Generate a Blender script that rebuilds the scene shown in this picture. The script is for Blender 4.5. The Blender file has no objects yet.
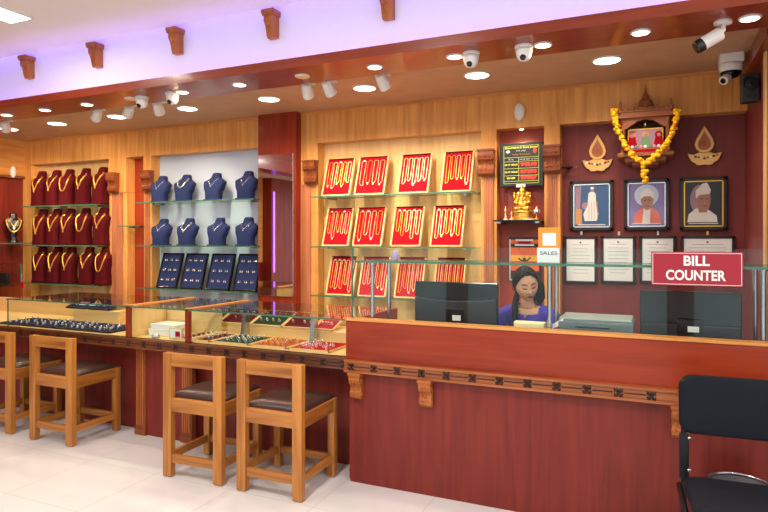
import bpy, bmesh, math, random
from mathutils import Vector, Matrix, Euler
random.seed(7)
PI = math.pi
SC = bpy.context.scene
COL = SC.collection
# ---------------------------------------------------------------- camera model (used to turn measured pixels into places)
YAW = math.radians(24.18); CS, SN = math.cos(YAW), math.sin(YAW)
F, CX, HY, H = 600.0, 384.0, 239.6, 1.55
def atY(u, v, Y):
    r = (u-CX)/F; zc = Y/(CS+r*SN)
    return zc*(r*CS-SN), H-(v-HY)*zc/F
def atX(u, v, X):
    r = (u-CX)/F; zc = X/(r*CS-SN)
    return zc*(CS+r*SN), H-(v-HY)*zc/F
def atZ(u, v, Z):
    zc = (H-Z)*F/(v-HY); r = (u-CX)/F
    return zc*(r*CS-SN), zc*(CS+r*SN)
def XY(u, Y): return atY(u, 240, Y)[0]
# ---------------------------------------------------------------- materials
def lin(c):
    return tuple(((x/255)/12.92 if x/255 <= .04045 else ((x/255+.055)/1.055)**2.4) for x in c)+(1.0,)
M = {}
def mat(name, rgb, rough=.5, metal=0, emit=0, bump=0, bscale=60, coat=0, vary=0):
    m = bpy.data.materials.new(name); m.use_nodes = True; n = m.node_tree.nodes; l = m.node_tree.links
    b = n['Principled BSDF']; b.inputs['Base Color'].default_value = lin(rgb)
    b.inputs['Roughness'].default_value = rough; b.inputs['Metallic'].default_value = metal
    if name.startswith(('velvet', 'hair', 'black_fabric')): b.inputs['Specular IOR Level'].default_value = .12
    if coat: b.inputs['Coat Weight'].default_value = coat; b.inputs['Coat Roughness'].default_value = .12
    if emit:
        b.inputs['Emission Color'].default_value = lin(rgb); b.inputs['Emission Strength'].default_value = emit
    if bump or vary:
        tc = n.new('ShaderNodeTexCoord'); ns = n.new('ShaderNodeTexNoise'); ns.inputs['Scale'].default_value = bscale
        l.new(tc.outputs['Object'], ns.inputs['Vector'])
        if bump:
            bp = n.new('ShaderNodeBump'); bp.inputs['Strength'].default_value = bump; bp.inputs['Distance'].default_value = .003
            l.new(ns.outputs['Fac'], bp.inputs['Height']); l.new(bp.outputs['Normal'], b.inputs['Normal'])
        if vary:
            mx = n.new('ShaderNodeMix'); mx.data_type = 'RGBA'; c = lin(rgb)
            mx.inputs[6].default_value = tuple(x*(1-vary) for x in c[:3])+(1,); mx.inputs[7].default_value = tuple(min(1, x*(1+vary)) for x in c[:3])+(1,)
            l.new(ns.outputs['Fac'], mx.inputs[0]); l.new(mx.outputs[2], b.inputs['Base Color'])
    M[name] = m; return m
def wood(name, c1, c2, axis='Z', rough=.35, scale=9, stretch=14, coat=0, seam=0):
    m = bpy.data.materials.new(name); m.use_nodes = True; n = m.node_tree.nodes; l = m.node_tree.links
    b = n['Principled BSDF']; b.inputs['Roughness'].default_value = rough; b.inputs['Specular IOR Level'].default_value = .3
    if coat: b.inputs['Coat Weight'].default_value = coat; b.inputs['Coat Roughness'].default_value = .1
    tc = n.new('ShaderNodeTexCoord'); mp = n.new('ShaderNodeMapping')
    s = {'X': (1, stretch, stretch), 'Y': (stretch, 1, stretch), 'Z': (stretch, stretch, 1)}[axis]
    mp.inputs['Scale'].default_value = s
    ns = n.new('ShaderNodeTexNoise'); ns.inputs['Scale'].default_value = scale/6; ns.inputs['Detail'].default_value = 6; ns.inputs['Distortion'].default_value = .6
    ns2 = n.new('ShaderNodeTexNoise'); ns2.inputs['Scale'].default_value = .5; ns2.inputs['Detail'].default_value = 2
    r = n.new('ShaderNodeValToRGB'); r.color_ramp.elements[0].position = .3; r.color_ramp.elements[1].position = .7
    r.color_ramp.elements[0].color = lin(c1); r.color_ramp.elements[1].color = lin(c2)
    ad = n.new('ShaderNodeMath'); ad.operation = 'MULTIPLY_ADD'; ad.inputs[1].default_value = .35; 
    l.new(tc.outputs['Object'], mp.inputs['Vector']); l.new(mp.outputs['Vector'], ns.inputs['Vector']); l.new(mp.outputs['Vector'], ns2.inputs['Vector'])
    sb = n.new('ShaderNodeMath'); sb.operation = 'SUBTRACT'; sb.inputs[1].default_value = .175
    l.new(ns2.outputs['Fac'], ad.inputs[0]); l.new(ns.outputs['Fac'], sb.inputs[0]); l.new(sb.outputs[0], ad.inputs[2])
    l.new(ad.outputs[0], r.inputs['Fac']); l.new(r.outputs['Color'], b.inputs['Base Color'])
    M[name] = m; return m
def glass(name, tint=(250, 254, 252), refl=.9):
    m = bpy.data.materials.new(name); m.use_nodes = True; n = m.node_tree.nodes; l = m.node_tree.links
    n.remove(n['Principled BSDF']); t = n.new('ShaderNodeBsdfTransparent'); g = n.new('ShaderNodeBsdfGlossy'); x = n.new('ShaderNodeMixShader')
    lw = n.new('ShaderNodeLayerWeight'); lw.inputs['Blend'].default_value = .5
    pw = n.new('ShaderNodeMath'); pw.operation = 'POWER'; pw.inputs[1].default_value = 5
    ma = n.new('ShaderNodeMath'); ma.operation = 'MULTIPLY_ADD'; ma.inputs[1].default_value = refl; ma.inputs[2].default_value = .02
    t.inputs['Color'].default_value = lin(tint); g.inputs['Roughness'].default_value = .02
    l.new(lw.outputs['Facing'], pw.inputs[0]); l.new(pw.outputs[0], ma.inputs[0]); l.new(ma.outputs[0], x.inputs[0])
    l.new(t.outputs[0], x.inputs[1]); l.new(g.outputs[0], x.inputs[2]); l.new(x.outputs[0], n['Material Output'].inputs['Surface'])
    M[name] = m; return m
def floor_mat():
    m = bpy.data.materials.new('tiles'); m.use_nodes = True; n = m.node_tree.nodes; l = m.node_tree.links
    b = n['Principled BSDF']; b.inputs['Roughness'].default_value = .13; b.inputs['Specular IOR Level'].default_value = .6
    tc = n.new('ShaderNodeTexCoord'); br = n.new('ShaderNodeTexBrick')
    br.offset = 0; br.inputs['Scale'].default_value = 1; br.inputs['Brick Width'].default_value = .6; br.inputs['Row Height'].default_value = .6
    br.inputs['Mortar Size'].default_value = .0025; br.inputs['Color1'].default_value = lin((230, 228, 228)); br.inputs['Color2'].default_value = lin((227, 225, 225)); br.inputs['Mortar'].default_value = lin((204, 199, 192))
    ns = n.new('ShaderNodeTexNoise'); ns.inputs['Scale'].default_value = 3; ns.inputs['Detail'].default_value = 4
    mx = n.new('ShaderNodeMix'); mx.data_type = 'RGBA'; mx.blend_type = 'MULTIPLY'; mx.inputs[0].default_value = 1
    rp = n.new('ShaderNodeValToRGB'); rp.color_ramp.elements[0].color = (.93, .93, .92, 1); rp.color_ramp.elements[1].color = (1, 1, 1, 1)
    l.new(tc.outputs['Object'], br.inputs['Vector']); l.new(tc.outputs['Object'], ns.inputs['Vector']); l.new(ns.outputs['Fac'], rp.inputs[0])
    l.new(br.outputs['Color'], mx.inputs[6]); l.new(rp.outputs[0], mx.inputs[7]); l.new(mx.outputs[2], b.inputs['Base Color'])
    M['tiles'] = m
floor_mat()
wood('maple', (206, 138, 68), (234, 172, 100), 'Z', .38)
wood('maple_h', (196, 128, 62), (226, 160, 92), 'X', .38)
wood('maple_y', (196, 128, 62), (226, 160, 92), 'Y', .38)
wood('pale', (232, 188, 122), (244, 208, 150), 'Z', .5)
wood('pale_h', (224, 182, 118), (238, 202, 144), 'X', .5)
wood('cherry', (124, 38, 22), (152, 54, 30), 'Z', .35, coat=.06)
wood('cherry_h', (132, 42, 20), (158, 58, 28), 'X', .32, coat=.06)
wood('cherry_y', (140, 44, 24), (168, 60, 34), 'Y', .28, coat=.3)
wood('cherry_low', (106, 34, 28), (130, 47, 37), 'Z', .38, coat=0)
wood('beam', (126, 48, 28), (146, 60, 36), 'X', .3, coat=.3)
wood('maroon', (122, 50, 50), (134, 59, 56), 'Z', .45)
wood('shaft', (170, 100, 66), (196, 128, 92), 'Z', .4)
wood('carved', (150, 82, 38), (184, 110, 56), 'Z', .35)
wood('carved_dark', (112, 56, 30), (146, 78, 42), 'Z', .35)
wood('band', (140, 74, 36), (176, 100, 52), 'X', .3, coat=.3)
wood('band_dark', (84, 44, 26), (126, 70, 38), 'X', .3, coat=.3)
wood('rosette_dark', (44, 24, 18), (72, 40, 26), 'X', .3)
wood('stool', (138, 80, 32), (194, 128, 58), 'Z', .32, coat=.3)
wood('stool_h', (138, 80, 32), (194, 128, 58), 'X', .32, coat=.3)
wood('stool_y', (138, 80, 32), (194, 128, 58), 'Y', .32, coat=.3)
wood('walnut', (50, 24, 18), (72, 36, 26), 'Z', .35)
wood('shrine_wood', (128, 72, 44), (160, 96, 60), 'X', .4)
mat('ceiling_white', (236, 228, 222), .8, vary=.01, bscale=3)
mat('bulkhead_white', (240, 238, 242), .7)
mat('tan_ceiling', (190, 152, 120), .6, vary=.16, bscale=7)
mat('back_white', (204, 218, 240), .6)
mat('niche_red', (160, 56, 30), .45, vary=.06, bscale=4)
mat('leather', (70, 48, 42), .3, bump=.3, bscale=90)
mat('velvet_red', (168, 14, 30), .9, bump=.2, bscale=300)
mat('velvet_maroon', (82, 12, 20), .85, bump=.2, bscale=300)
mat('velvet_blue', (42, 52, 94), .85, bump=.2, bscale=300)
mat('velvet_navy', (26, 34, 70), .85, bump=.2, bscale=300)
mat('velvet_green', (30, 50, 34), .85, bump=.2, bscale=300)
mat('gold', (244, 190, 84), .28, .85)
mat('pale_gold', (246, 222, 172), .35, .6)
mat('silver', (225, 228, 232), .25, .8)
mat('pearl', (240, 238, 232), .3)
mat('steel', (190, 194, 198), .25, 1)
mat('chrome', (220, 222, 226), .12, 1)
mat('black_gloss', (16, 17, 20), .15)
mat('black_plastic', (26, 28, 32), .4)
mat('black_fabric', (24, 28, 36), .75, bump=.5, bscale=220)
mat('dark_metal', (38, 38, 42), .35, .6)
mat('white_plastic', (232, 232, 230), .35)
mat('white_paper', (236, 240, 244), .6)
mat('cream_paper', (240, 228, 176), .7)
mat('grey_box', (96, 112, 118), .35)
mat('sign_red', (158, 20, 44), .4)
mat('violet', (170, 160, 220), .5)
mat('ink', (60, 64, 74), .6)
mat('card_orange', (244, 152, 40), .5)
mat('poster_orange', (230, 98, 38), .5)
mat('poster_yellow', (246, 178, 60), .5)
mat('poster_dark', (52, 22, 18), .5)
mat('lcd_black', (18, 20, 14), .3)
mat('lcd_green', (196, 214, 90), .5, emit=.5)
mat('lcd_yellow', (236, 220, 80), .5, emit=.7)
mat('lcd_red', (255, 60, 40), .5, emit=1.3)
mat('lcd_panel', (96, 20, 18), .5)
mat('marigold', (246, 186, 10), .7, bump=.5, bscale=120)
mat('marigold_red', (216, 90, 20), .7)
mat('skin', (222, 166, 136), .55)
mat('hair', (22, 16, 16), .45)
mat('brass', (226, 174, 102), .35, .6)
mat('lid_grey', (150, 160, 160), .4)
mat('lips', (130, 46, 50), .45)
mat('eyedark', (34, 20, 18), .5)
mat('cloth_violet', (62, 42, 176), .7, bump=.2, bscale=60)
mat('photo_blue', (58, 92, 140), .3)
mat('photo_sky', (138, 128, 186), .3)
mat('photo_dark', (44, 48, 54), .3)
mat('photo_white', (232, 230, 226), .35)
mat('photo_skin', (176, 126, 108), .35)
mat('photo_coral', (222, 122, 104), .35)
mat('photo_curtain', (168, 130, 150), .35)
mat('photo_tan', (206, 150, 96), .35)
mat('photo_pink', (226, 150, 170), .4)
mat('photo_green', (110, 150, 110), .4)
mat('lamp_warm', (255, 226, 180), .4, emit=14)
mat('lamp_white', (255, 246, 232), .4, emit=9)
mat('led_purple', (120, 70, 255), .4, emit=6)
mat('grey_base', (120, 118, 122), .5)
mat('lens', (10, 12, 18), .08)
mat('photo_frame_dark', (40, 22, 18), .3)
mat('glass_edge', (70, 118, 96), .15)
glass('glass'); glass('glass_shelf', (238, 250, 244))
# mirror
mat('mirror', (235, 238, 240), .01, 1)
# ---------------------------------------------------------------- mesh builder
class MB:
    def __init__(s): s.v = []; s.f = []; s.m = []; s.mats = []
    def mi(s, name):
        if name not in s.mats: s.mats.append(name)
        return s.mats.index(name)
    def add(s, vs, fs, m, X=None):
        o = len(s.v); s.v += [tuple(X @ Vector(p)) if X else tuple(p) for p in vs]
        k = s.mi(m)
        for f in fs: s.f.append(tuple(i+o for i in f)); s.m.append(k)
        return s
    def box(s, x0, x1, y0, y1, z0, z1, m, X=None):
        v = [(x, y, z) for z in (z0, z1) for y in (y0, y1) for x in (x0, x1)]
        return s.add(v, [(0, 2, 3, 1), (4, 5, 7, 6), (0, 1, 5, 4), (2, 6, 7, 3), (0, 4, 6, 2), (1, 3, 7, 5)], m, X)
    def prism(s, poly, a0, a1, m, axis='Y', X=None):      # poly: 2D points; extruded along axis
        def P(p, a): return {'Y': (p[0], a, p[1]), 'X': (a, p[0], p[1]), 'Z': (p[0], p[1], a)}[axis]
        n = len(poly); v = [P(p, a0) for p in poly]+[P(p, a1) for p in poly]
        fs = [tuple(range(n)), tuple(range(2*n-1, n-1, -1))]+[(i, i+n, (i+1) % n+n, (i+1) % n) for i in range(n)]
        return s.add(v, fs, m, X)
    def loft(s, rings, m, cap=True, X=None, closed=True):
        n = len(rings[0]); v = [p for r in rings for p in r]; fs = []
        for k in range(len(rings)-1):
            for i in range(n if closed else n-1):
                j = (i+1) % n; fs.append((k*n+i, k*n+j, (k+1)*n+j, (k+1)*n+i))
        if cap: fs += [tuple(range(n-1, -1, -1)), tuple((len(rings)-1)*n+i for i in range(n))]
        return s.add(v, fs, m, X)
    def lathe(s, prof, m, c=(0, 0, 0), n=20, X=None, sx=1, sy=1):
        rings = [[(c[0]+r*sx*math.cos(2*PI*i/n), c[1]+r*sy*math.sin(2*PI*i/n), c[2]+z) for i in range(n)] for r, z in prof]
        return s.loft(rings, m, True, X)
    def tube(s, pts, r, m, n=6, X=None, closed=False, flat=1):
        pts = [Vector(p) for p in pts]; rings = []; N = len(pts)
        rr = r if isinstance(r, (list, tuple)) else [r]*N
        up = Vector((0, 0, 1)); prev = None
        for i, p in enumerate(pts):
            if closed: t = pts[(i+1) % N]-pts[i-1]
            else: t = pts[min(i+1, N-1)]-pts[max(i-1, 0)]
            t.normalize()
            a = prev if prev is not None else (up if abs(t.z) < .9 else Vector((1, 0, 0)))
            b = t.cross(a)
            if b.length < 1e-5: b = t.cross(Vector((1, 0.1, 0)))
            b.normalize(); a = b.cross(t).normalized(); prev = a
            rings.append([tuple(p+a*math.cos(2*PI*k/n)*rr[i]+b*math.sin(2*PI*k/n)*rr[i]*flat) for k in range(n)])
        if closed: rings.append(rings[0])
        return s.loft(rings, m, not closed, X)
    def ball(s, c, r, m, n=10, X=None, sc=(1, 1, 1)):
        prof = [(max(1e-4, math.sin(PI*i/n)), -math.cos(PI*i/n)) for i in range(n+1)]
        rings = [[(c[0]+r*q*sc[0]*math.cos(2*PI*k/(n+4)), c[1]+r*q*sc[1]*math.sin(2*PI*k/(n+4)), c[2]+r*z*sc[2]) for k in range(n+4)] for q, z in prof]
        return s.loft(rings, m, True, X)
    def build(s, name, parent=None, bevel=0, smooth=False, loc=None, rotz=0, mod=None):
        me = bpy.data.meshes.new(name); me.from_pydata(s.v, [], s.f)
        for k in s.mats: me.materials.append(M[k])
        me.polygons.foreach_set('material_index', s.m)
        bm = bmesh.new(); bm.from_mesh(me); bmesh.ops.recalc_face_normals(bm, faces=bm.faces); bm.to_mesh(me); bm.free()
        if smooth: me.polygons.foreach_set('use_smooth', [True]*len(me.polygons))
        me.update()
        o = bpy.data.objects.new(name, me); COL.objects.link(o)
        if parent: o.parent = parent
        if loc: o.location = loc
        if rotz: o.rotation_euler = (0, 0, rotz)
        if bevel:
            b = o.modifiers.new('bevel', 'BEVEL'); b.width = bevel; b.segments = 2; b.limit_method = 'ANGLE'
        return o
def tag(o, label, cat, group=None, kind=None):
    if label: o['label'] = label
    if cat: o['category'] = cat
    if group: o['group'] = group
    if kind: o['kind'] = kind
    return o
def empty(name, loc, label, cat, rotz=0, group=None, rot=None):
    o = bpy.data.objects.new(name, None); COL.objects.link(o); o.location = loc
    o.rotation_euler = rot if rot else (0, 0, rotz); o.empty_display_size = .05
    return tag(o, label, cat, group)
def struct(o): o['kind'] = 'structure'; return o
def copy_tree(o, parent=None):
    c = o.copy(); COL.objects.link(c)
    if parent: c.parent = parent
    for ch in o.children: copy_tree(ch, c)
    return c
def text_mesh(txt, size, m, name, parent=None, M4=None, align='CENTER', extrude=.0006, bold=0, width=None):
    cu = bpy.data.curves.new('t', 'FONT'); cu.body = txt; cu.size = size; cu.align_x = align; cu.align_y = 'CENTER'; cu.extrude = extrude; cu.offset = bold
    t = bpy.data.objects.new('t', cu); COL.objects.link(t); bpy.context.view_layer.update()
    dg = bpy.context.evaluated_depsgraph_get(); me = bpy.data.meshes.new_from_object(t.evaluated_get(dg)); bpy.data.objects.remove(t)
    xs = [v.co.x for v in me.vertices]; k = 1
    if width and xs: k = width/(max(xs)-min(xs))
    # text lies in XY facing +Z -> stand it up facing -Y
    me.transform(Matrix(((k, 0, 0, 0), (0, 0, -1, 0), (0, 1, 0, 0), (0, 0, 0, 1))))
    if M4: me.transform(M4)
    me.materials.clear(); me.materials.append(M[m])
    o = bpy.data.objects.new(name, me); COL.objects.link(o)
    if parent: o.parent = parent
    return o
def light(name, kind, loc, power, color, size=.1, rot=(0, 0, 0), spot=None, blend=.6, sizey=None):
    d = bpy.data.lights.new(name, kind); d.energy = power; d.color = color
    if kind == 'AREA':
        d.shape = 'RECTANGLE' if sizey else 'DISK'; d.size = size
        if sizey: d.size_y = sizey
    else: d.shadow_soft_size = size
    if spot: d.spot_size = spot; d.spot_blend = blend
    o = bpy.data.objects.new(name, d); COL.objects.link(o); o.location = loc; o.rotation_euler = rot
    return o
def aim(o, tgt):
    o.rotation_euler = (Vector(tgt)-Vector(o.location)).to_track_quat('-Z', 'Y').to_euler()

# ================================================================= SETTING
YF, YB = 4.95, 5.08          # face of the joinery, back of its niches
XL = -7.13; XR = XY(745, YB)
ZT = 2.77; ZW = 3.14; NT = 2.47   # tan ceiling, white ceiling, niche tops
YFRONT = -4.0; XE = 4.2
b = MB(); b.box(XL-.1, XE, YFRONT, YB+.1, -.1, 0, 'tiles'); struct(b.build('floor'))
b = MB(); b.box(XL-.1, XE, YFRONT, 3.42, ZW, ZW+.1, 'ceiling_white'); struct(b.build('ceiling'))
b = MB(); b.box(XL-.1, XE, 3.81, YB+.1, ZT, ZT+.06, 'tan_ceiling'); struct(b.build('ceiling'))
# bulkhead wall above the beam, set back, with a lit slot at the ceiling
b = MB(); b.box(XL-.1, XE, 3.52, 3.62, 2.716, 3.36, 'bulkhead_white'); b.box(XL-.1, XE, 3.40, 3.62, 3.30, 3.36, 'bulkhead_white'); struct(b.build('wall_bulkhead'))
# beam over the counter: soffit with a low upstand
b = MB(); b.box(XL, XE, 3.41, 3.81, 2.70, 2.715, 'beam'); b.box(XL, XE, 3.41, 3.43, 2.715, 2.765, 'beam'); b.box(XL, XE, 3.795, 3.81, 2.715, 2.80, 'beam'); struct(b.build('trim_1'))
# LED strips (real lamps lying in the slot and behind the upstand)
b = MB(); b.box(XL, XE, 3.45, 3.465, 2.716, 2.722, 'led_purple'); o = b.build('led_strip'); tag(o, 'violet LED strip lying along the top of the red wooden beam', 'light strip')
b = MB(); b.box(XL, XE, 3.424, 3.436, 3.20, 3.21, 'led_purple'); o = b.build('led_strip'); tag(o, 'violet LED strip hidden in the slot where bulkhead meets white ceiling', 'light strip')
# back wall: panels behind the niches
cuts = {k: XY(u, YF) for k, u in dict(a0=31, a1=108.5, n0=126, n1=143, b0=151, b1=262, r0=317.5, r1=480.5, m0=496.5, m1=544, g0=560).items()}
C = cuts
b = MB()
b.box(XL-.1, C['a0']-.02, YB, YB+.1, 0, 2.83, 'maple')
xs = [XL-.1, C['a0']-.1, C['a1']+.05, C['n1']+.04, C['b1']+.1, C['r1']+.05, C['m1']+.05, XR+.1]
ms = ['maple', 'pale', 'niche_red', 'back_white', 'pale', 'niche_red', 'maroon']
b = MB()
for i in range(7): b.box(xs[i], xs[i+1], YB, YB+.1, 0, 2.83, ms[i])
struct(b.build('wall_back'))
# fascia and pilasters
b = MB(); b.box(XL, XR+.02, YF, YB, NT, ZT, 'maple'); b.box(XL, XR, YF-.015, YF, ZT-.02, ZT, 'maple_h'); struct(b.build('trim_2'))
def pil(x0, x1, n, shaft=True):
    b = MB()
    b.box(x0, x1, YF, YB, 2.08 if shaft else 0, NT, 'maple')
    if shaft:
        b.box(x0, x1, YF+.012, YB, 0, 2.08, 'maple')
        w = (x1-x0); b.box(x0+w*.2, x1-w*.2, YF-.004, YF+.012, 0, 2.08, 'shaft')
        for t in (.35, .5, .65): b.box(x0+w*(t-.03), x0+w*(t+.03), YF-.012, YF-.004, .3, 2.08, 'shaft')
    struct(b.build('trim_%d' % n, bevel=.004))
pil(XL, C['a0'], 3, False); pil(C['a1'], C['n0'], 4); pil(C['n1'], C['b0'], 5); pil(C['b1']+.25, C['r0'], 6); pil(C['r1'], C['m0'], 7); pil(C['m1'], C['g0'], 8)
# red pillar with mirror
px0, px1 = XY(258, 4.86), XY(296, 4.86)
b = MB(); b.box(px0, px1, 4.86, YB, 0, ZT, 'cherry'); struct(b.build('trim_9', bevel=.003))
# left wall
b = MB(); b.box(XL-.1, XL, YFRONT, YB, 0, 3.3, 'cherry_low'); struct(b.build('wall_left'))
z0 = atX(10, 182, XL)[1]
b = MB(); b.box(XL, XL+.03, 3.0, YF, 2.33, ZT, 'maple_y'); b.box(XL, XL+.05, 3.0, YF, 2.30, 2.33, 'carved_dark'); struct(b.build('trim_10'))
# right wall of the cash booth
b = MB(); b.box(XR, XR+.1, 3.3, YB, 0, ZT, 'maroon'); struct(b.build('wall_right'))
b = MB(); yy = atX(765.5, 200, XR)[0]; b.box(XR-.012, XR, yy-.06, yy, 0, ZT, 'pale'); struct(b.build('trim_11'))
b = MB(); b.box(XR-.05, XR+.1, 3.81, YF, 2.66, ZT, 'beam'); struct(b.build('trim_12'))
# showroom part that only the mirror sees: beam and pillar on the left wall, wall to the right of the booth, shopfront piers
b = MB(); b.box(-6.1, -5.75, YFRONT, 3.41, 2.70, 3.2, 'cherry_y'); struct(b.build('trim_13'))
b = MB(); b.box(XL, -6.1, YFRONT, 3.41, 2.77, 2.83, 'tan_ceiling'); struct(b.build('ceiling'))
b = MB(); b.box(XL, XL+.25, -1.0, -.2, 0, 2.77, 'cherry'); b.box(XL, XL+.04, -.2, 3.0, 1.1, 2.77, 'maple_y'); b.box(XL, XL+.04, -2.6, -1.0, 1.0, 2.77, 'pale'); b.box(XL, XL+.3, -2.6, -1.0, 1.48, 1.50, 'maple_y'); b.box(XL, XL+.3, -2.6, -1.0, 1.08, 1.1, 'maple_y'); struct(b.build('trim_14'))
b = MB(); b.box(XL+.25, XL+.262, -.30, -.26, .9, 2.5, 'led_purple'); tag(b.build('led_strip'), 'upright violet LED strip on the red pillar seen in the mirror', 'light strip')
b = MB(); b.box(XR+.1, XE, 3.62, 3.72, 0, 3.3, 'bulkhead_white'); struct(b.build('wall_right_showroom'))
b = MB(); b.box(XE, XE+.1, YFRONT, 3.7, 0, 3.3, 'bulkhead_white'); struct(b.build('wall_side'))
b = MB()
b.box(XL-.1, XE+.1, YFRONT-.1, YFRONT, 2.7, 3.3, 'bulkhead_white')
for x in (XL-.1, -3.6, .2, XE-.3): b.box(x, x+.4, YFRONT-.1, YFRONT, 0, 2.7, 'cherry')
struct(b.build('wall_front'))
b = MB(); b.box(XL+.3, XE-.3, YFRONT-.06, YFRONT-.05, 0, 2.7, 'glass'); struct(b.build('window_1'))

# ================================================================= SHOP COUNTERS
ZB0, ZB1, ZG = .708, .785, 1.03
YG = 3.47
xc0 = XY(346, 3.42)              # left end of the cash counter
XCR = XR-.005
def rosettes(b, x0, x1, y, step=.158, off=.05, wm='walnut'):
    x = x0+off; zc = (ZB0+ZB1)/2
    while x < x1-.02:
        for dx, dz in ((-.012, .012), (.012, .012), (-.012, -.012), (.012, -.012)):
            b.lathe([(.012, 0), (.012, .004), (.006, .008)], wm, n=8, X=Matrix.Translation((x+dx, y, zc+dz)) @ Matrix.Rotation(PI/2, 4, 'X'))
        b.lathe([(.007, 0), (.005, .012)], wm, n=8, X=Matrix.Translation((x, y, zc)) @ Matrix.Rotation(PI/2, 4, 'X'))
        if x+step < x1: b.box(x+.026, x+step-.026, y-.003, y+.001, zc-.003, zc+.003, wm)
        x += step
def carved_band(x0, x1, y, parent, m):
    b = MB()
    b.box(x0, x1, y, y+.05, ZB0, ZB1, m); b.box(x0, x1, y-.008, y, ZB1-.014, ZB1, m); b.box(x0, x1, y-.008, y, ZB0, ZB0+.014, m)
    b.box(x0, x1, y-.004, y, ZB0+.022, ZB0+.027, m); b.box(x0, x1, y-.004, y, ZB1-.027, ZB1-.022, m)
    rosettes(b, x0, x1, y, wm='walnut' if m == 'band' else 'rosette_dark')
    return b.build('carved_band', parent)
def scroll_bracket(parent, x, y, zt, w=.08, d=.06, h=.13, m='carved', name='scroll_bracket'):
    b = MB()
    b.box(x-w/2-.006, x+w/2+.006, y-d-.008, y, zt-.016, zt, m)
    prof = [(y, zt-.016), (y-d, zt-.016), (y-d*1.05, zt-.03), (y-d*.98, zt-.05), (y-d*.7, zt-.06), (y-d*.55, zt-.075), (y-d*.6, zt-.09), (y-d*.72, zt-.1), (y-d*.7, zt-.118), (y-d*.45, zt-.13), (y, zt-.13)]
    s = h/.13; prof = [(p[0], zt-(zt-p[1])*s) for p in prof]; prof[0] = (y, zt-.016); prof[1] = (y-d, zt-.016)
    b.prism(prof, x-w/2, x+w/2, m, 'X')
    for sx in (-1, 1):
        R = Matrix.Rotation(PI/2, 4, 'Y')
        b.lathe([(.016, -.003), (.016, .004), (.008, .007)], m, n=12, X=Matrix.Translation((x+sx*w*.5, y-d*.62, zt-.04*s)) @ R)
        b.lathe([(.012, -.003), (.012, .004), (.006, .007)], m, n=12, X=Matrix.Translation((x+sx*w*.5, y-d*.45, zt-.105*s)) @ R)
    for t in (-.3, 0, .3): b.ball((x+t*w, y-d*1.0, zt-.035*s), .011, m, 6); b.ball((x+t*w, y-d*.68, zt-.1*s), .01, m, 6)
    for t in (-.25, .0, .25): b.tube([(x+t*w, y-d*.95, zt-.045*s), (x+t*w, y-d*.62, zt-.068*s), (x+t*w, y-d*.62, zt-.085*s)], .005, m, 5)
    return b.build(name, parent, smooth=False)

# ---- display counter (long glass topped)
XD0 = -6.62
xm0, xm1 = XY(128.5, YG), XY(188, YG)
dc = empty('display_counter', ((XD0+xc0)/2, 3.6, 0), 'long red and gold wooden jewellery counter with glass showcase top and carved edge', 'counter')
off = -Vector(dc.location)
def under(o, p, T=None):
    o.parent = p; o.matrix_parent_inverse = Matrix.Translation(-Vector(p.location)); return o
b = MB(); 
b.box(XD0, xc0, 3.67, 4.2, 0, ZB0, 'cherry_low'); b.box(XY(140, 3.55), XY(187, 3.55), 3.57, 3.67, 0, ZB0, 'cherry_low')
under(b.build('base_panel'), dc)
b = MB(); b.box(XD0, xc0, 3.46, 4.22, ZB0+.002, ZB1, 'pale_h'); under(b.build('case_floor'), dc)
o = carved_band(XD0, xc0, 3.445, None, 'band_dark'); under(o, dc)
for u in (140, 186):
    x = XY(u, 3.55); b = MB(); b.box(x-.05, x+.05, 3.555, 3.60, 0, ZB0, 'carved_dark')
    for t in (-.03, -.01, .01, .03): b.box(x+t-.006, x+t+.006, 3.546, 3.556, .08, ZB0-.04, 'carved')
    b.box(x-.056, x+.056, 3.545, 3.6, 0, .05, 'carved_dark'); b.box(x-.056, x+.056, 3.545, 3.6, ZB0-.03, ZB0, 'carved')
    under(b.build('pilaster', bevel=.003), dc)
# glass case: front panes, top panes, rear board, wooden partitions
x8 = XY(8, YG)
def pane(b, x0, x1, y0, y1, z0, z1): b.box(x0, x1, y0, y1, z0, z1, 'glass')
for (a, c_) in ((x8, xm0-.02), (xm0+.02, xm1-.02), (xm1+.02, xc0-.01)):
    b = MB(); b.box(a, c_, YG, YG+.006, ZB1, ZG-.008, 'glass'); under(b.build('front_pane'), dc)
    b = MB(); b.box(a-(.015), c_+.015, YG-.006, 4.2, ZG-.008, ZG, 'glass'); b.box(a-.015, c_+.015, YG-.009, YG-.005, ZG-.009, ZG+.001, 'glass_edge'); under(b.build('top_pane'), dc)
b = MB(); b.box(x8-.006, x8, YG, 4.2, ZB1, ZG-.008, 'glass'); b.box(x8-.008, x8, YG-.002, YG+.006, ZB1, ZG-.008, 'glass_edge'); under(b.build('end_pane'), dc)
for x in (xm0, xm1):
    b = MB(); b.box(x-.018, x+.018, YG-.014, YG+.02, ZB1, ZG+.008, 'cherry'); b.box(x-.018, x+.018, YG-.014, YG+.02, ZG-.012, ZG+.009, 'maple_y'); b.box(x-.018, x+.018, YG+.02, 4.2, ZG-.012, ZG+.008, 'maple_y'); b.box(x-.018, x+.018, YG+.02, 4.2, ZB1, ZB1+.03, 'pale_h'); under(b.build('partition', bevel=.003), dc)
    b = MB(); b.box(x-.003, x+.003, YG+.02, 4.2, ZB1+.03, ZG-.012, 'glass' if x == xm1 else 'pale'); under(b.build('partition_panel'), dc)
b = MB(); b.box(XD0, xc0, 4.2, 4.23, ZB0, .93, 'pale_h'); under(b.build('rear_board'), dc)
b = MB(); b.box(x8, xc0, 4.206, 4.212, .93, ZG-.008, 'glass'); under(b.build('rear_pane'), dc)
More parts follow.
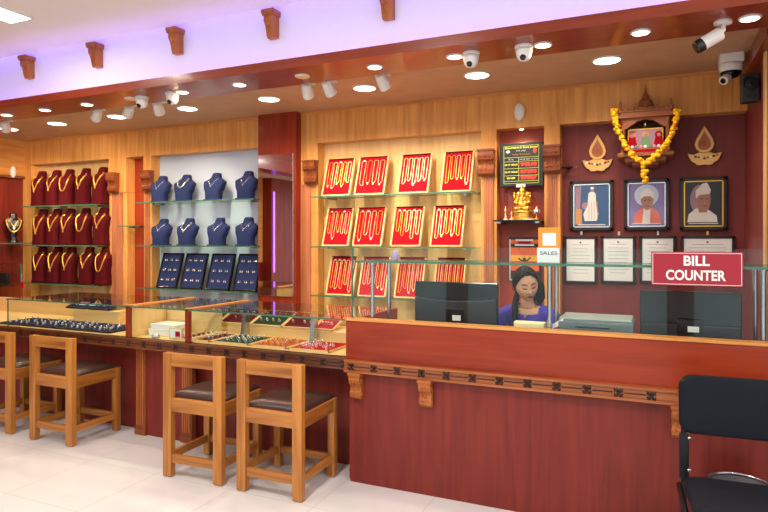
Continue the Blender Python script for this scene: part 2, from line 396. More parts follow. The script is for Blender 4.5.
# liner of the middle bay
b = MB(); b.box(xm0+.016, xm1-.016, 3.86, 3.88, ZB1, ZG-.02, 'pale_h'); under(b.build('bay_liner'), dc)
# stepped risers at the back of the bays
b = MB(); b.box(xm1+.02, xc0-.01, 3.90, 4.19, ZB1, .865, 'pale_h'); under(b.build('riser'), dc)
b = MB(); b.box(XY(74, 3.93), XY(118, 3.93), 3.93, 4.19, ZB1, .90, 'pale_h'); under(b.build('riser'), dc)
# steel glass supports
for u in (240, 309):
    x = XY(u, 3.78); b = MB()
    b.prism([(3.78, ZB1), (3.86, ZB1), (3.86, ZG-.01), (3.82, ZG-.01)], x-.002, x+.03, 'steel', 'X')
    under(b.build('glass_support'), dc)

# ---- return counter along the left wall with upright glass showcase
rc = empty('return_counter', (-6.88, 4.5, 0), 'short counter run against the red side wall', 'counter')
b = MB(); b.box(XL+.01, XD0-.005, 3.2, 4.60, 0, .785, 'cherry_low'); under(b.build('cabinet'), rc)
b = MB(); b.box(XL+.01, XD0-.003, 3.18, 4.60, .785, .795, 'pale_h'); b.box(XL+.01, XL+.03, 3.18, 4.6, .795, 1.02, 'pale_h'); b.box(XL+.03, XD0-.003, 4.58, 4.6, .795, 1.02, 'cherry'); under(b.build('case_floor'), rc)
b = MB(); b.box(XL+.01, XD0-.003, 3.18, 4.60, 1.02, 1.03, 'glass'); b.box(XD0-.009, XD0-.003, 4.21, 4.58, .795, 1.02, 'glass'); b.box(XD0-.009, XD0-.003, 3.18, 3.46, .795, 1.02, 'glass'); b.box(XL+.03, XD0-.009, 3.18, 3.186, .795, 1.02, 'glass'); under(b.build('case_glass'), rc)
x33, zt = atY(33, 264.5, 4.6); zb = 1.031
gs = empty('glass_showcase', (x33-.25, 4.45, zb), 'upright clear glass showcase on the counter by the side wall', 'showcase')
xe = min(x33, XD0)
b = MB(); x0 = XL+.06; y0, y1 = 4.15, 4.58; zt = 1.27
b.box(x0, xe-.01, y0, y0+.006, zb, zt, 'glass'); b.box(xe-.016, xe-.01, y0, y1, zb, zt, 'glass'); b.box(x0, xe-.01, y1-.006, y1, zb, zt, 'glass')
under(b.build('side_glass'), gs)
b = MB(); b.box(x0, xe-.01, y0, y1, zt, zt+.008, 'glass'); b.box(x0, xe-.01, y0-.005, y0, zt-.002, zt+.011, 'glass_edge'); under(b.build('top_glass'), gs)
b = MB()
for yy in (y0, y1): b.box(xe-.016, xe-.004, yy-.006, yy+.006, zb, zt, 'glass_edge')
under(b.build('edge_strip'), gs)
b = MB(); b.box(x0+.05, xe-.08, 4.3, 4.5, 1.032, 1.05, 'black_plastic'); b.box(x0+.05, xe-.08, 4.46, 4.5, 1.05, 1.17, 'black_plastic')
o = b.build('jewellery_stand', bevel=.004); tag(o, 'black velvet jewellery stand inside the upright glass showcase', 'display stand')
b = MB(); b.prism([(-.03, 0), (.03, 0), (.03, .05), (0, .075), (-.03, .05)], 0, .004, 'velvet_red', 'Y'); b.tube([(0, .002, .07), (0, .002, .16)], .002, 'silver')
o = b.build('price_tag', loc=(XY(22, 4.28), 4.275, 1.032)); tag(o, 'small red hanging tag inside the upright glass showcase', 'tag')

# ---- cash counter
cc = empty('cash_counter', ((xc0+XCR)/2, 3.45, 0), 'wide red cherry wood billing counter with carved band and brackets', 'counter')
b = MB(); b.box(xc0, XCR, 3.42, 3.47, ZB1, 1.03, 'cherry_h'); under(b.build('upper_panel'), cc)
b = MB(); b.box(XY(350, 3.42), XCR, 3.425, 3.49, 0, ZB0+.02, 'cherry_low'); under(b.build('lower_panel'), cc)
b = MB(); b.box(xc0, xc0+.03, 3.47, 4.2, 0, 1.03, 'cherry'); under(b.build('end_panel'), cc)
b = MB(); b.box(xc0-.004, XCR, 3.412, 3.50, 1.03, 1.045, 'maple_h'); under(b.build('top_rail', bevel=.003), cc)
b = MB(); b.box(xc0+.03, XCR, 3.50, 3.87, .76, .79, 'maple_h'); under(b.build('desk_top'), cc)
b = MB(); b.box(xc0+.03, XCR, 3.47, 3.50, 0, 1.03, 'cherry'); under(b.build('back_panel'), cc)
xbe = XY(682, 3.39)
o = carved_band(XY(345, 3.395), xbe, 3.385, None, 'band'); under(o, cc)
for u in (356.5, 426, 680):
    x = XY(u, 3.40); o = scroll_bracket(None, x, 3.425, ZB0, w=.075, d=.06, h=.165); under(o, cc)

# glass screen, shelf and posts on the cash counter
gsc = empty('glass_screen', ((xc0+XCR)/2, 3.6, 1.045), 'clear glass screen and shelf with green edges on steel posts above the billing counter', 'glass screen')
xg = XY(352, 3.455)
b = MB(); b.box(xg, XCR, 3.452, 3.458, 1.046, 1.502, 'glass'); under(b.build('front_pane'), gsc)
b = MB(); b.box(xg-.003, xg+.005, 3.450, 3.462, 1.046, 1.502, 'glass_edge'); under(b.build('edge_strip'), gsc)
b = MB(); b.box(xg, XCR, 3.50, 3.83, 1.402, 1.412, 'glass'); b.box(xg, XCR, 3.497, 3.5, 1.400, 1.414, 'glass_edge'); b.box(xg, XCR, 3.83, 3.832, 1.401, 1.413, 'glass_edge'); under(b.build('glass_shelf'), gsc)
for u in (372.5, 549.5, 763.5):
    x = XY(u, 3.53)
    for y in (3.53, 3.80):
        b = MB(); b.lathe([(.013, .791), (.013, 1.401)], 'steel', c=(x, y, 0), n=14); b.lathe([(.02, .791), (.02, .80)], 'steel', c=(x, y, 0), n=14); b.lathe([(.018, 1.39), (.018, 1.401)], 'steel', c=(x, y, 0), n=14)
        under(b.build('post', smooth=False), gsc)

# BILL COUNTER sign
x0, zt = atY(651.3, 252, 3.446); x1 = XY(743.3, 3.446); zb = 1.313; zt = 1.487
sg = empty('counter_sign', ((x0+x1)/2, 3.446, zb), 'maroon acrylic sign reading BILL COUNTER hung on the glass screen', 'sign', rot=(0, 0, 0))
b = MB(); b.box(x0, x1, 3.443, 3.449, zb, zt, 'sign_red'); under(b.build('sign_board', bevel=.002), sg)
b = MB(); e = .006; t = .0025
b.box(x0+e, x1-e, 3.4415, 3.443, zt-e-t, zt-e, 'white_plastic'); b.box(x0+e, x1-e, 3.4415, 3.443, zb+e, zb+e+t, 'white_plastic')
b.box(x0+e, x0+e+t, 3.4415, 3.443, zb+e, zt-e, 'white_plastic'); b.box(x1-e-t, x1-e, 3.4415, 3.443, zb+e, zt-e, 'white_plastic'); under(b.build('border_line'), sg)
def put_text(txt, size, m, x, y, z, par, width=None, bold=0, name='lettering'):
    o = text_mesh(txt, size, m, name, None, Matrix.Translation((x, y, z)), width=width, bold=bold); under(o, par); return o
cxs = (x0+x1)/2
put_text('BILL', .07, 'white_plastic', cxs, 3.442, zb+.126, sg, width=.118, bold=.002)
put_text('COUNTER', .07, 'white_plastic', cxs-.005, 3.442, zb+.052, sg, width=.272, bold=.002)
b = MB()
for x in (x0+.05, x1-.05): b.box(x-.008, x+.008, 3.449, 3.4515, zt-.03, zt, 'white_plastic')
under(b.build('hook'), sg)

# ================================================================= STOOLS
def make_stool(label):
    r = empty('bar_stool', (0, 0, 0), label, 'stool', group='light wood stools at the jewellery counter')
    w, d = .465, .46; hw = w/2
    for s in (-1, 1):
        b = MB(); b.box(min(s*hw, s*(hw-.066)), max(s*hw, s*(hw-.066)), 0, .046, .006, .81, 'stool'); b.build('rear_post', r, bevel=.004)
        b = MB(); b.box(min(s*hw, s*(hw-.05)), max(s*hw, s*(hw-.05)), d-.05, d, .006, .515, 'stool'); b.build('front_leg', r, bevel=.004)
        b = MB(); b.box(min(s*(hw-.003), s*(hw-.035)), max(s*(hw-.003), s*(hw-.035)), .046, d-.05, .43, .515, 'stool_y'); b.build('side_rail', r, bevel=.003)
        b = MB(); b.box(min(s*(hw-.01), s*(hw-.035)), max(s*(hw-.01), s*(hw-.035)), .046, d-.05, .10, .15, 'stool_y'); b.build('stretcher', r, bevel=.003)
        for y in (.023, d-.025):
            b = MB(); b.lathe([(.012, 0), (.012, .006)], 'white_plastic', c=(s*(hw-.03), y, 0), n=12); b.build('foot_glide', r)
    b = MB(); b.box(-hw+.066, hw-.066, .004, .042, .725, .808, 'stool_h'); b.build('top_rail', r, bevel=.003)
    b = MB(); b.box(-hw+.066, hw-.066, .004, .042, .43, .515, 'stool_h'); b.build('back_rail', r, bevel=.003)
    b = MB(); b.box(-hw+.05, hw-.05, d-.045, d-.01, .43, .515, 'stool_h'); b.build('front_rail', r, bevel=.003)
    b = MB(); b.box(-hw+.066, hw-.066, .01, .036, .095, .15, 'stool_h'); b.build('stretcher', r, bevel=.003)
    b = MB(); b.box(-hw+.05, hw-.05, d-.04, d-.015, .10, .15, 'stool_h'); b.build('stretcher', r, bevel=.003)
    # domed leather seat
    n = 14; vs = []; fs = []
    for j in range(n+1):
        for i in range(n+1):
            a, c_ = i/n*2-1, j/n*2-1
            hgt = .048*(max(0, 1-abs(a)**5)*max(0, 1-abs(c_)**5))**.5
            vs.append((a*(hw-.012), .046+(c_+1)/2*(d-.05), .512+hgt))
    for j in range(n):
        for i in range(n): fs.append((j*(n+1)+i, j*(n+1)+i+1, (j+1)*(n+1)+i+1, (j+1)*(n+1)+i))
    b = MB(); b.add(vs, fs, 'leather'); o = b.build('seat_cushion', r, smooth=True)
    md = o.modifiers.new('solid', 'SOLIDIFY'); md.thickness = .01; md.offset = -1
    return r
st = make_stool('wooden stool pulled up nearest the cash counter, brown leather seat')
st.location = (-2.117, 3.01, 0); st.rotation_euler.z = .02
for (x, y, a, lb) in ((-2.70, 3.0, .04, 'wooden stool beside the one nearest the cash counter, overlapping its seat'),
                      (-4.185, 3.12, .01, 'wooden stool at the navy trays, standing clear of the paired ones'),
                      (-4.88, 3.12, .02, 'wooden stool cut off by the picture edge, brown leather seat')):
    c = copy_tree(st); c.location = (x, y, 0); c.rotation_euler.z = a; c['label'] = lb

# ================================================================= BLACK CHAIR and BIN
ch = empty('visitor_chair', (.34, 3.04, 0.018), 'black cushioned metal visitor chair in front of the billing counter', 'chair', rotz=math.radians(3))
def rrect(w, h, r, n=6, cx=0, cz=0):
    p = []
    for (sx, sz, a0) in ((1, 1, 0), (-1, 1, PI/2), (-1, -1, PI), (1, -1, 3*PI/2)):
        for k in range(n+1):
            a = a0+PI/2*k/n; p.append((cx+sx*(w/2-r)+r*math.cos(a), cz+sz*(h/2-r)+r*math.sin(a)))
    return p
b = MB()   # backrest: curved pad with rounded corners
rings = []
for (t, k) in ((-.028, .90), (-.024, .97), (-.008, 1), (.012, 1), (.022, .95)):
    pts = rrect(.47*k, .255*k, .055*k)
    rings.append([(x, t+.035*(1-(x/.24)**2)+(z)*.12, z+.789) for x, z in pts])
b.loft(rings, 'black_fabric'); b.build('backrest', ch, smooth=True)
b = MB(); rings = []
for (z, k) in ((.43, .94), (.437, .99), (.455, 1), (.470, .98), (.478, .9)):
    rings.append([(x, -.225+y, z+.012-.012*((y+.22)/.44)) for x, y in rrect(.44*k, .44*k, .06*k)])
b.loft(rings, 'black_fabric'); b.build('seat', ch, smooth=True)
for s in (-1, 1):
    b = MB(); b.tube([(s*.215, .01, .90), (s*.215, 0, .66), (s*.215, -.005, .47), (s*.215, .0, .43), (s*.215, .03, .2), (s*.215, .06, .012)], .0125, 'dark_metal', 10); b.build('rear_leg', ch, smooth=True)
    b = MB(); b.tube([(s*.235, -.02, .43), (s*.235, -.36, .42), (s*.235, -.40, .40), (s*.235, -.43, .02)], .0125, 'dark_metal', 10); b.build('front_leg', ch, smooth=True)
    b = MB(); b.box(s*.215-.02, s*.215+.02, -.016, -.004, .46, .66, 'dark_metal'); b.build('back_bracket', ch, bevel=.004)
    for z in (.50, .645):
        b = MB(); b.ball((s*.195, -.018, z), .008, 'chrome', 8); b.build('bolt', ch, smooth=True)
b = MB(); b.tube([(-.235, -.41, .2), (.235, -.41, .2)], .009, 'dark_metal', 8); b.build('stretcher', ch)
bn = empty('waste_bin', (XY(740, 3.24), 3.245, 0), 'round steel-rimmed bin behind the black chair', 'bin')
b = MB(); prof = [(.11, 0), (.115, .01), (.138, .395), (.134, .395), (.11, .02)]; b.lathe(prof, 'grey_base', n=32); b.build('bin_body', bn, smooth=False)
b = MB(); b.tube([(.142*math.cos(a*PI/18), .142*math.sin(a*PI/18), .403) for a in range(36)], .009, 'chrome', 8, closed=True); b.build('rim', bn, smooth=True)

# ================================================================= CARVED BRACKETS
def wall_bracket(u, lb):
    x = XY(u, YF-.02); r = empty('carved_bracket', (x, YF, 2.08), lb, 'bracket', group='carved brackets on the wall pilasters')
    o = scroll_bracket(None, x, YF-.013, 2.30, w=.13, d=.075, h=.22, m='carved_dark', name='scroll'); under(o, r)
for u, lb in ((114.5, 'carved wooden bracket between the maroon busts and narrow red niche'), (149, 'carved wooden bracket between the narrow red niche and blue busts'),
              (312, 'carved wooden bracket between the mirror pillar and red chain trays'), (487, 'carved wooden bracket between the red chain trays and rate board'), (552.5, 'carved wooden bracket between the rate board and maroon panel')):
    wall_bracket(u, lb)
def soff(u, v, lb):
    x, z = atY(u, v, 3.52); w, d = .072, .085
    z = ZW-.005; h = .185
    b = MB(); b.box(x-w/2-.014, x+w/2+.014, 3.52-d-.014, 3.52, z-.025, z, 'carved'); b.box(x-w/2-.01, x+w/2+.01, 3.52-d-.01, 3.52, z-.04, z-.025, 'carved')
    prof = [(3.52, z-.04), (3.52-d, z-.04), (3.52-d, z-.08), (3.52-d*.8, z-.10), (3.52-d*.7, z-.13), (3.52-d*.62, z-.16), (3.52-d*.5, z-h), (3.52, z-h)]
    b.prism(prof, x-w/2, x+w/2, 'carved', 'X')
    for t in (-.25, .25): b.tube([(x+t*w, 3.52-d-.002, z-.05), (x+t*w, 3.52-d*.8, z-.10), (x+t*w, 3.52-d*.62, z-.16)], .006, 'carved', 5)
    b.ball((x, 3.52-d*.9, z-.085), .02, 'carved', 8)
    tag(b.build('ceiling_corbel', bevel=.002), lb, 'corbel', 'orange wooden corbels under the white ceiling')
for u, v, lb in ((29, 70, 'orange wooden corbel on the white bulkhead, nearest the far corner'), (97, 55, 'orange wooden corbel on the white bulkhead, second from the far corner'), (177, 38, 'orange wooden corbel on the white bulkhead, third from the far corner'),
                 (272, 19, 'orange wooden corbel on the white bulkhead, fourth from the far corner'), (387, 6, 'orange wooden corbel on the white bulkhead, fifth from the far corner')):
    soff(u+3, v, lb)

# ================================================================= WALL SHELVES
def shelf(x0, x1, z, lb, y0=4.80, th=.01):
    r = empty('glass_shelf', ((x0+x1)/2, 4.95, z-th), lb, 'shelf', group='glass wall shelves')
    b = MB(); b.box(x0, x1, y0+.002, YB, z-th, z, 'glass_shelf'); under(b.build('pane'), r)
    b = MB(); b.box(x0, x1, y0, y0+.002, z-th-.001, z+.001, 'glass_edge'); under(b.build('green_edge'), r)
    for x in (x0+.12, x1-.12):
        b = MB(); b.box(x-.012, x+.012, YF-.02, YB, z-th-.014, z-th, 'steel'); under(b.build('shelf_bracket'), r)
ZS = (1.95, 1.487, 1.035); TN = ('top', 'middle', 'bottom')
for z, t in zip(ZS, TN):
    shelf(C['a0']+.02, C['a1']-.02, z, t+' glass shelf holding the maroon necklace busts')
    shelf(C['b0']-.06, px0-.005, z, t+' glass shelf in the white-backed niche')
    shelf(C['r0']+.01, C['r1']-.01, z, t+' glass shelf holding the red chain trays')
xn0, xn1 = C['n0']-.04, C['n1']+.04
shelf(xn0, xn1, atY(133, 225.5, 4.85)[1], 'empty glass shelf in the narrow red niche', y0=4.86)
# corner shelf on the left wall
r = empty('glass_shelf', (XL+.12, 4.6, 1.51), 'glass shelf on the red side wall under the black bust', 'shelf', group='glass wall shelves')
b = MB(); b.box(XL+.002, XL+.25, 4.2, YF-.01, 1.50, 1.51, 'glass_shelf'); under(b.build('pane'), r)
b = MB(); b.box(XL+.25, XL+.253, 4.2, YF-.01, 1.499, 1.511, 'glass_edge'); under(b.build('green_edge'), r)

# ================================================================= BUSTS AND NECKLACES
def section(secs, z):
    for i in range(len(secs)-1):
        a, c_ = secs[i], secs[i+1]
        if a[0] <= z <= c_[0] or i == len(secs)-2:
            t = (z-a[0])/(c_[0]-a[0]); t = max(0, min(1, t)); t = t*t*(3-2*t)
            return [a[k]+(c_[k]-a[k])*t for k in range(4)]
def front_y(secs, x, z):
    s = section(secs, z); q = min(.97, abs(x/s[1])); p = 3.6
    return s[3]-s[2]*(1-q**p)**(1/p)
def bust_mesh(secs, m, N=22, n=28, name='display_bust', base=None):
    b = MB(); rings = []; z0, z1 = secs[0][0], secs[-1][0]
    for k in range(N+1):
        z = z0+(z1-z0)*k/N; s = section(secs, z); ring = []
        for i in range(n):
            a = 2*PI*i/n; ca, sa = math.cos(a), math.sin(a); p = 2/3.6
            ring.append((s[1]*math.copysign(abs(ca)**p, ca), s[3]+s[2]*math.copysign(abs(sa)**p, sa)*(1 if sa < 0 else .75), z))
        rings.append(ring)
    b.loft(rings, m)
    if base: b.box(-base[0], base[0], -base[1], base[1], 0, .012, m)
    return b
SEC_M = [(0, .090, .085, .02), (.06, .082, .080, .02), (.16, .080, .074, .015), (.26, .096, .068, .02), (.31, .106, .060, .03), (.338, .085, .052, .04), (.36, .052, .046, .05), (.415, .046, .042, .062), (.43, .036, .034, .065)]
SEC_B = [(0, .095, .06, .0), (.012, .088, .058, 0), (.07, .090, .062, .002), (.14, .114, .066, .012), (.19, .128, .06, .025), (.214, .095, .05, .035), (.233, .052, .044, .045), (.278, .044, .038, .056), (.288, .034, .030, .056)]
def necklace_pts(secs, zn, wn, drop, shape, n=26, off=.006):
    pts = []
    for i in range(n+1):
        t = -1+2*i/n; x = t*wn
        if shape == 'V': zz = zn-drop*(1-abs(t)**1.15)
        else: zz = zn-drop*(1-abs(t)**2.6)
        w = section(secs, zz)[1]
        xx = max(-w*.9, min(w*.9, x))
        pts.append((xx, front_y(secs, xx, zz)-off, zz))
    return pts
def neck(secs, loc, rotz, zn, wn, drop, shape, rad, m, lb, grp, pend=0, flat=1, pm=None):
    b = MB(); pts = necklace_pts(secs, zn, wn, drop, shape, off=rad*.9)
    s = section(secs, zn); back = []
    for a in range(1, 8):    # behind the neck
        t = PI*a/8; back.append((pts[-1][0]*math.cos(t), s[3]+.0+(s[2]*.75+rad+.004)*math.sin(t)+(pts[-1][1]-s[3])*abs(math.cos(t)) , zn+.012*math.sin(t)))
    b.tube(pts+back, rad, m, 6, closed=True)
    lo = pts[len(pts)//2]
    if pend: b.ball((lo[0], lo[1]-.003, lo[2]-pend*.9), pend, pm or m, 8, sc=(.9, .4, 1.2)); b.ball((lo[0], lo[1]-.004, lo[2]+.0), pend*.5, pm or m, 6, sc=(1, .5, 1))
    o = b.build('necklace', smooth=True, loc=loc, rotz=rotz); tag(o, lb, 'necklace', grp); return o
order = ('first', 'second', 'third', 'fourth', 'fifth')
rowsM = [[37, 51.5, 65, 81, 98], [38.5, 52.5, 66, 81.5, 99], [38, 53, 67, 85, 101]]
protoM = None
styles = [('V', .17, .005), ('V', .20, .005), ('U', .20, .006), ('V', .14, .006), ('V', .15, .006)]
for r_, us in enumerate(rowsM):
    for k, u in enumerate(us):
        Y = 4.90; x = XY(u+1.5, Y); z = ZS[r_]; rz = math.radians(6+random.uniform(-6, 6))
        lb = 'maroon velvet necklace bust, %s shelf, %s counting towards the narrow red niche' % (TN[r_], order[k])
        if protoM is None:
            protoM = bust_mesh(SEC_M, 'velvet_maroon').build('display_bust', smooth=True); o = protoM
        else: o = protoM.copy(); COL.objects.link(o)
        o.location = (x, Y, z+.001); o.rotation_euler.z = rz; tag(o, lb, 'display bust', 'maroon necklace busts')
        sh, dr, rad = random.choice(styles)
        if r_ == 0: sh, dr = ('V', .17) if k != 2 else ('U', .2)
        neck(SEC_M, (x, Y, z+.001), rz, .358, .070, dr+random.uniform(-.015, .02), sh, .0075, 'gold',
             'gold necklace on the %s maroon bust, %s shelf, counting towards the red niche' % (order[k], TN[r_]), 'gold necklaces on maroon busts', pend=.014 if sh == 'V' else .006)
rowsB = [[160, 184, 214, 246], [161, 187, 217.5, 246]]
protoB = None
for r_, us in enumerate(rowsB):
    for k, u in enumerate(us):
        Y = 4.91; x = XY(u, Y); z = ZS[r_]; rz = math.radians(2)
        lb = 'blue velvet necklace bust, %s white-backed shelf, %s counting towards the mirror' % (TN[r_], order[k])
        if protoB is None:
            protoB = bust_mesh(SEC_B, 'velvet_blue', base=(.09, .06)).build('display_bust', smooth=True); o = protoB
        else: o = protoB.copy(); COL.objects.link(o)
        o.location = (x, Y, z+.001); o.rotation_euler.z = rz; tag(o, lb, 'display bust', 'blue necklace busts')
        thick = k == 1
        neck(SEC_B, (x, Y, z+.001), rz, .237, .064, .09 if thick or (r_ == 0) else .075, 'U' if thick and r_ == 0 else 'V', .007 if thick else .0024, 'silver',
             '%s silver necklace on the %s blue bust, %s shelf, counting towards the mirror' % ('wide' if thick else 'thin', order[k], TN[r_]), 'silver necklaces on blue busts', pend=.007)
# black bust on the side wall shelf
yb, zb_ = atX(13, 243, XL+.13)
SEC_K = [(0, .055, .05, 0), (.015, .05, .045, 0), (.06, .03, .025, 0), (.12, .04, .03, 0), (.19, .085, .04, 0), (.255, .105, .038, .01), (.28, .075, .036, .02), (.30, .042, .034, .03), (.345, .038, .032, .035), (.355, .03, .026, .035)]
o = bust_mesh(SEC_K, 'black_gloss').build('display_bust', smooth=True, loc=(XL+.14, yb, 1.511), rotz=PI/2-.5); tag(o, 'glossy black necklace bust on the red side wall shelf', 'display bust')
neck(SEC_K, (XL+.14, yb, 1.511), PI/2-.5, .285, .085, .15, 'U', .008, 'gold', 'broad gold necklace hanging on the glossy black bust', 'gold necklaces on the black bust', pend=.01)
neck(SEC_K, (XL+.14, yb, 1.511), PI/2-.5, .292, .06, .10, 'V', .006, 'gold', 'short inner gold necklace with pendant on the glossy black bust', 'gold necklaces on the black bust', pend=.016, pm='pearl')

for i_, (yy, zz) in enumerate(((-1.25, 1.501), (-1.55, 1.501), (-1.25, 1.101), (-1.55, 1.101))):
    o = bust_mesh(SEC_K, 'black_gloss').build('display_bust', smooth=True, loc=(XL+.16, yy, zz), rotz=PI/2); tag(o, 'black necklace bust on the far display wall, seen only as a reflection in the mirror', 'display bust', 'black busts reflected in the mirror')
    neck(SEC_K, (XL+.16, yy, zz), PI/2, .285, .085, .15, 'U', .008, 'gold', 'gold necklace on a black bust, seen only as a reflection in the mirror', 'gold necklaces reflected in the mirror')

# ================================================================= EARRING BOARDS
def tiltmat(x, y, z, tilt, rz=0): return Matrix.Translation((x, y, z)) @ Matrix.Rotation(rz, 4, 'Z') @ Matrix.Rotation(-tilt, 4, 'X')
for k, (ua, uc) in enumerate(((156, 178), (179.5, 203), (205.5, 230.5), (232.5, 258))):
    Y = 4.86; xa, xb = XY(ua, Y), XY(uc-2, Y); w = xb-xa; z = ZS[2]+.002; hh = .385; tilt = math.radians(17)
    T = tiltmat((xa+xb)/2, Y, z, tilt)
    r = empty('earring_board', T.translation, 'navy velvet earring board in a black rim, %s counting towards the mirror' % order[k], 'earring board', rot=T.to_euler(), group='earring boards on the bottom shelf')
    b = MB(); b.box(-w/2+.012, w/2-.012, .002, .012, .012, hh-.012, 'velvet_blue'); b.build('velvet_panel', r)
    b = MB(); b.box(-w/2, w/2, .012, .02, 0, hh, 'black_gloss')
    b.box(-w/2, -w/2+.014, -.006, .012, 0, hh, 'black_gloss'); b.box(w/2-.014, w/2, -.006, .012, 0, hh, 'black_gloss'); b.box(-w/2, w/2, -.006, .012, 0, .014, 'black_gloss'); b.box(-w/2, w/2, -.006, .012, hh-.014, hh, 'black_gloss')
    b.build('rim', r, bevel=.002)
    for i in range(3):
        for j in range(3):
            b = MB()
            for s in (-1, 1):
                b.tube([(s*.011, 0, 0), (s*.011, -.006, .006), (s*.011, -.004, -.006)], .0028, 'silver', 5); b.ball((s*.011, -.004, -.012), .006, random.choice(['silver', 'pearl', 'pale_gold']), 6, sc=(1, .6, 1.3))
            o = b.build('earring_pair'); L = T @ Matrix.Translation(((i-1)*w*.27, -.001, hh*(.82-.28*j)))
            o.matrix_world = L; tag(o, 'silver earring pair in the %s row of the %s earring board' % (TN[j], order[k]), 'earrings', 'earring pairs on the navy boards')
            # three in a row look the same in the photo
            o['label'] = 'small silver earring pair, %s row, %s column of the %s navy board' % (TN[j], order[i], order[k])

# ================================================================= RED CHAIN TRAYS
rowsR = [[(322.5, 347.8), (355, 382), (398, 426), (441.5, 468.5)], [(323, 346.3), (353.3, 379.5), (391.3, 418.2), (431, 459.7)], [(326.5, 350.5), (358.5, 383.5), (395, 419.5), (433.5, 460.5)]]
for r_, row in enumerate(rowsR):
    for k, (ua, uc) in enumerate(row):
        Y = 4.86; xa, xb = XY(ua, Y), XY(uc, Y); w = xb-xa+.03; z = ZS[r_]+.002; hh = .375; tilt = math.radians(19)
        T = tiltmat((xa+xb)/2+.004, Y, z, tilt)
        r = empty('chain_tray', T.translation, 'wooden chain tray with red velvet, %s shelf, %s counting from the mirror' % (TN[r_], order[k]), 'jewellery tray', rot=T.to_euler(), group='red chain trays')
        b = MB(); b.box(-w/2+.01, w/2-.01, .0, .01, .01, hh-.008, 'velvet_red'); b.build('velvet_panel', r)
        b = MB(); b.box(-w/2, w/2, .010, .018, 0, hh, 'pale'); e = .012
        b.box(-w/2, -w/2+e, -.010, .010, 0, hh, 'pale'); b.box(w/2-e, w/2, -.010, .010, 0, hh, 'pale'); b.box(-w/2, w/2, -.010, .010, 0, e, 'pale'); b.box(-w/2, w/2, -.010, .010, hh-.006, hh, 'velvet_maroon')
        b.build('wooden_rim', r, bevel=.0015)
        nch = (5, 4, 5, 5)[k] if r_ < 2 else 5
        if r_ == 2 and k == 3: nch = 6
        for i in range(nch):
            cx = (-.5+(i+.5)/nch)*(w-.05); hw = (w-.05)/nch*.34; top = 0; ln = random.uniform(.20, .27) if r_ < 2 else random.uniform(.24, .31)
            if random.random() < .25: ln *= .9
            dx = random.uniform(-.006, .006); pts = []
            for q in range(9): pts.append((-hw+(hw*.2)*q/8, 0, -ln*.9*q/8))
            for q in range(1, 6): a = PI+PI*q/6; pts.append((hw*.8*math.cos(a)+dx, 0, -ln*.9+hw*.8*math.sin(a)*1.6))
            for q in range(8, -1, -1): pts.append((hw-(hw*.2)*q/8, 0, -ln*.9*q/8))
            for q in range(1, 5): a = PI*q/5; pts.append((hw*math.cos(a), 0, hw*.6*math.sin(a)))
            b = MB(); b.tube(pts, .0025, random.choice(['gold', 'pale_gold', 'pale_gold']), 6, closed=True)
            if random.random() < .45: b.ball((dx, -.002, -ln*.9-hw*1.28-.006), .008, random.choice(['pearl', 'pale_gold']), 6, sc=(1, .6, 1.3))
            if random.random() < .4: b.box(-.009, .009, -.003, .0, hw*.2, hw*.2+.012, 'white_paper')
            o = b.build('gold_chain', smooth=False); o.matrix_world = T @ Matrix.Translation((cx, -.004, hh-.035-hw*.6))
            tag(o, 'looped gold chain, %s on the %s red tray of the %s shelf' % ((order+('sixth',))[i], order[k], TN[r_]), 'chain', 'gold chains on red trays')

# ================================================================= MIRROR
x0, x1 = px0+.012, px1-.03
zt = atY(277, 142+12, 4.85)[1]; zbm = atY(277, 296, 4.85)[1]
mr = empty('wall_mirror', ((x0+x1)/2, 4.855, zbm), 'tall narrow frameless mirror on the red pillar', 'mirror')
b = MB(); b.box(x0, x1, 4.85, 4.859, zbm, zt, 'mirror'); under(b.build('mirror_glass'), mr)
b = MB(); b.box(x0-.004, x1+.004, 4.854, 4.8595, zbm-.004, zbm, 'steel'); b.box(x1, x1+.004, 4.854, 4.8595, zbm, zt, 'steel'); under(b.build('edge_trim'), mr)
# ================================================================= SEATED WOMAN
PXX = XY(527, 3.98); PYY = 3.98
def skin_body(name, joints, edges, parent, m, levels=2):
    me = bpy.data.meshes.new(name); me.from_pydata([j[0] for j in joints], edges, []); me.materials.append(M[m])
    o = bpy.data.objects.new(name, me); COL.objects.link(o); o.parent = parent
    s = o.modifiers.new('skin', 'SKIN'); s.use_smooth_shade = True
    for i, j in enumerate(joints):
        r = j[1]; me.skin_vertices[0].data[i].radius = (r if isinstance(r, tuple) else (r, r)); me.skin_vertices[0].data[i].use_root = i == 0
    sb = o.modifiers.new('sub', 'SUBSURF'); sb.levels = levels; sb.render_levels = levels
    return o
pr = empty('person', (PXX, PYY, 0), 'person with dark hair in a violet top seated behind the glass screen, looking down', 'person')
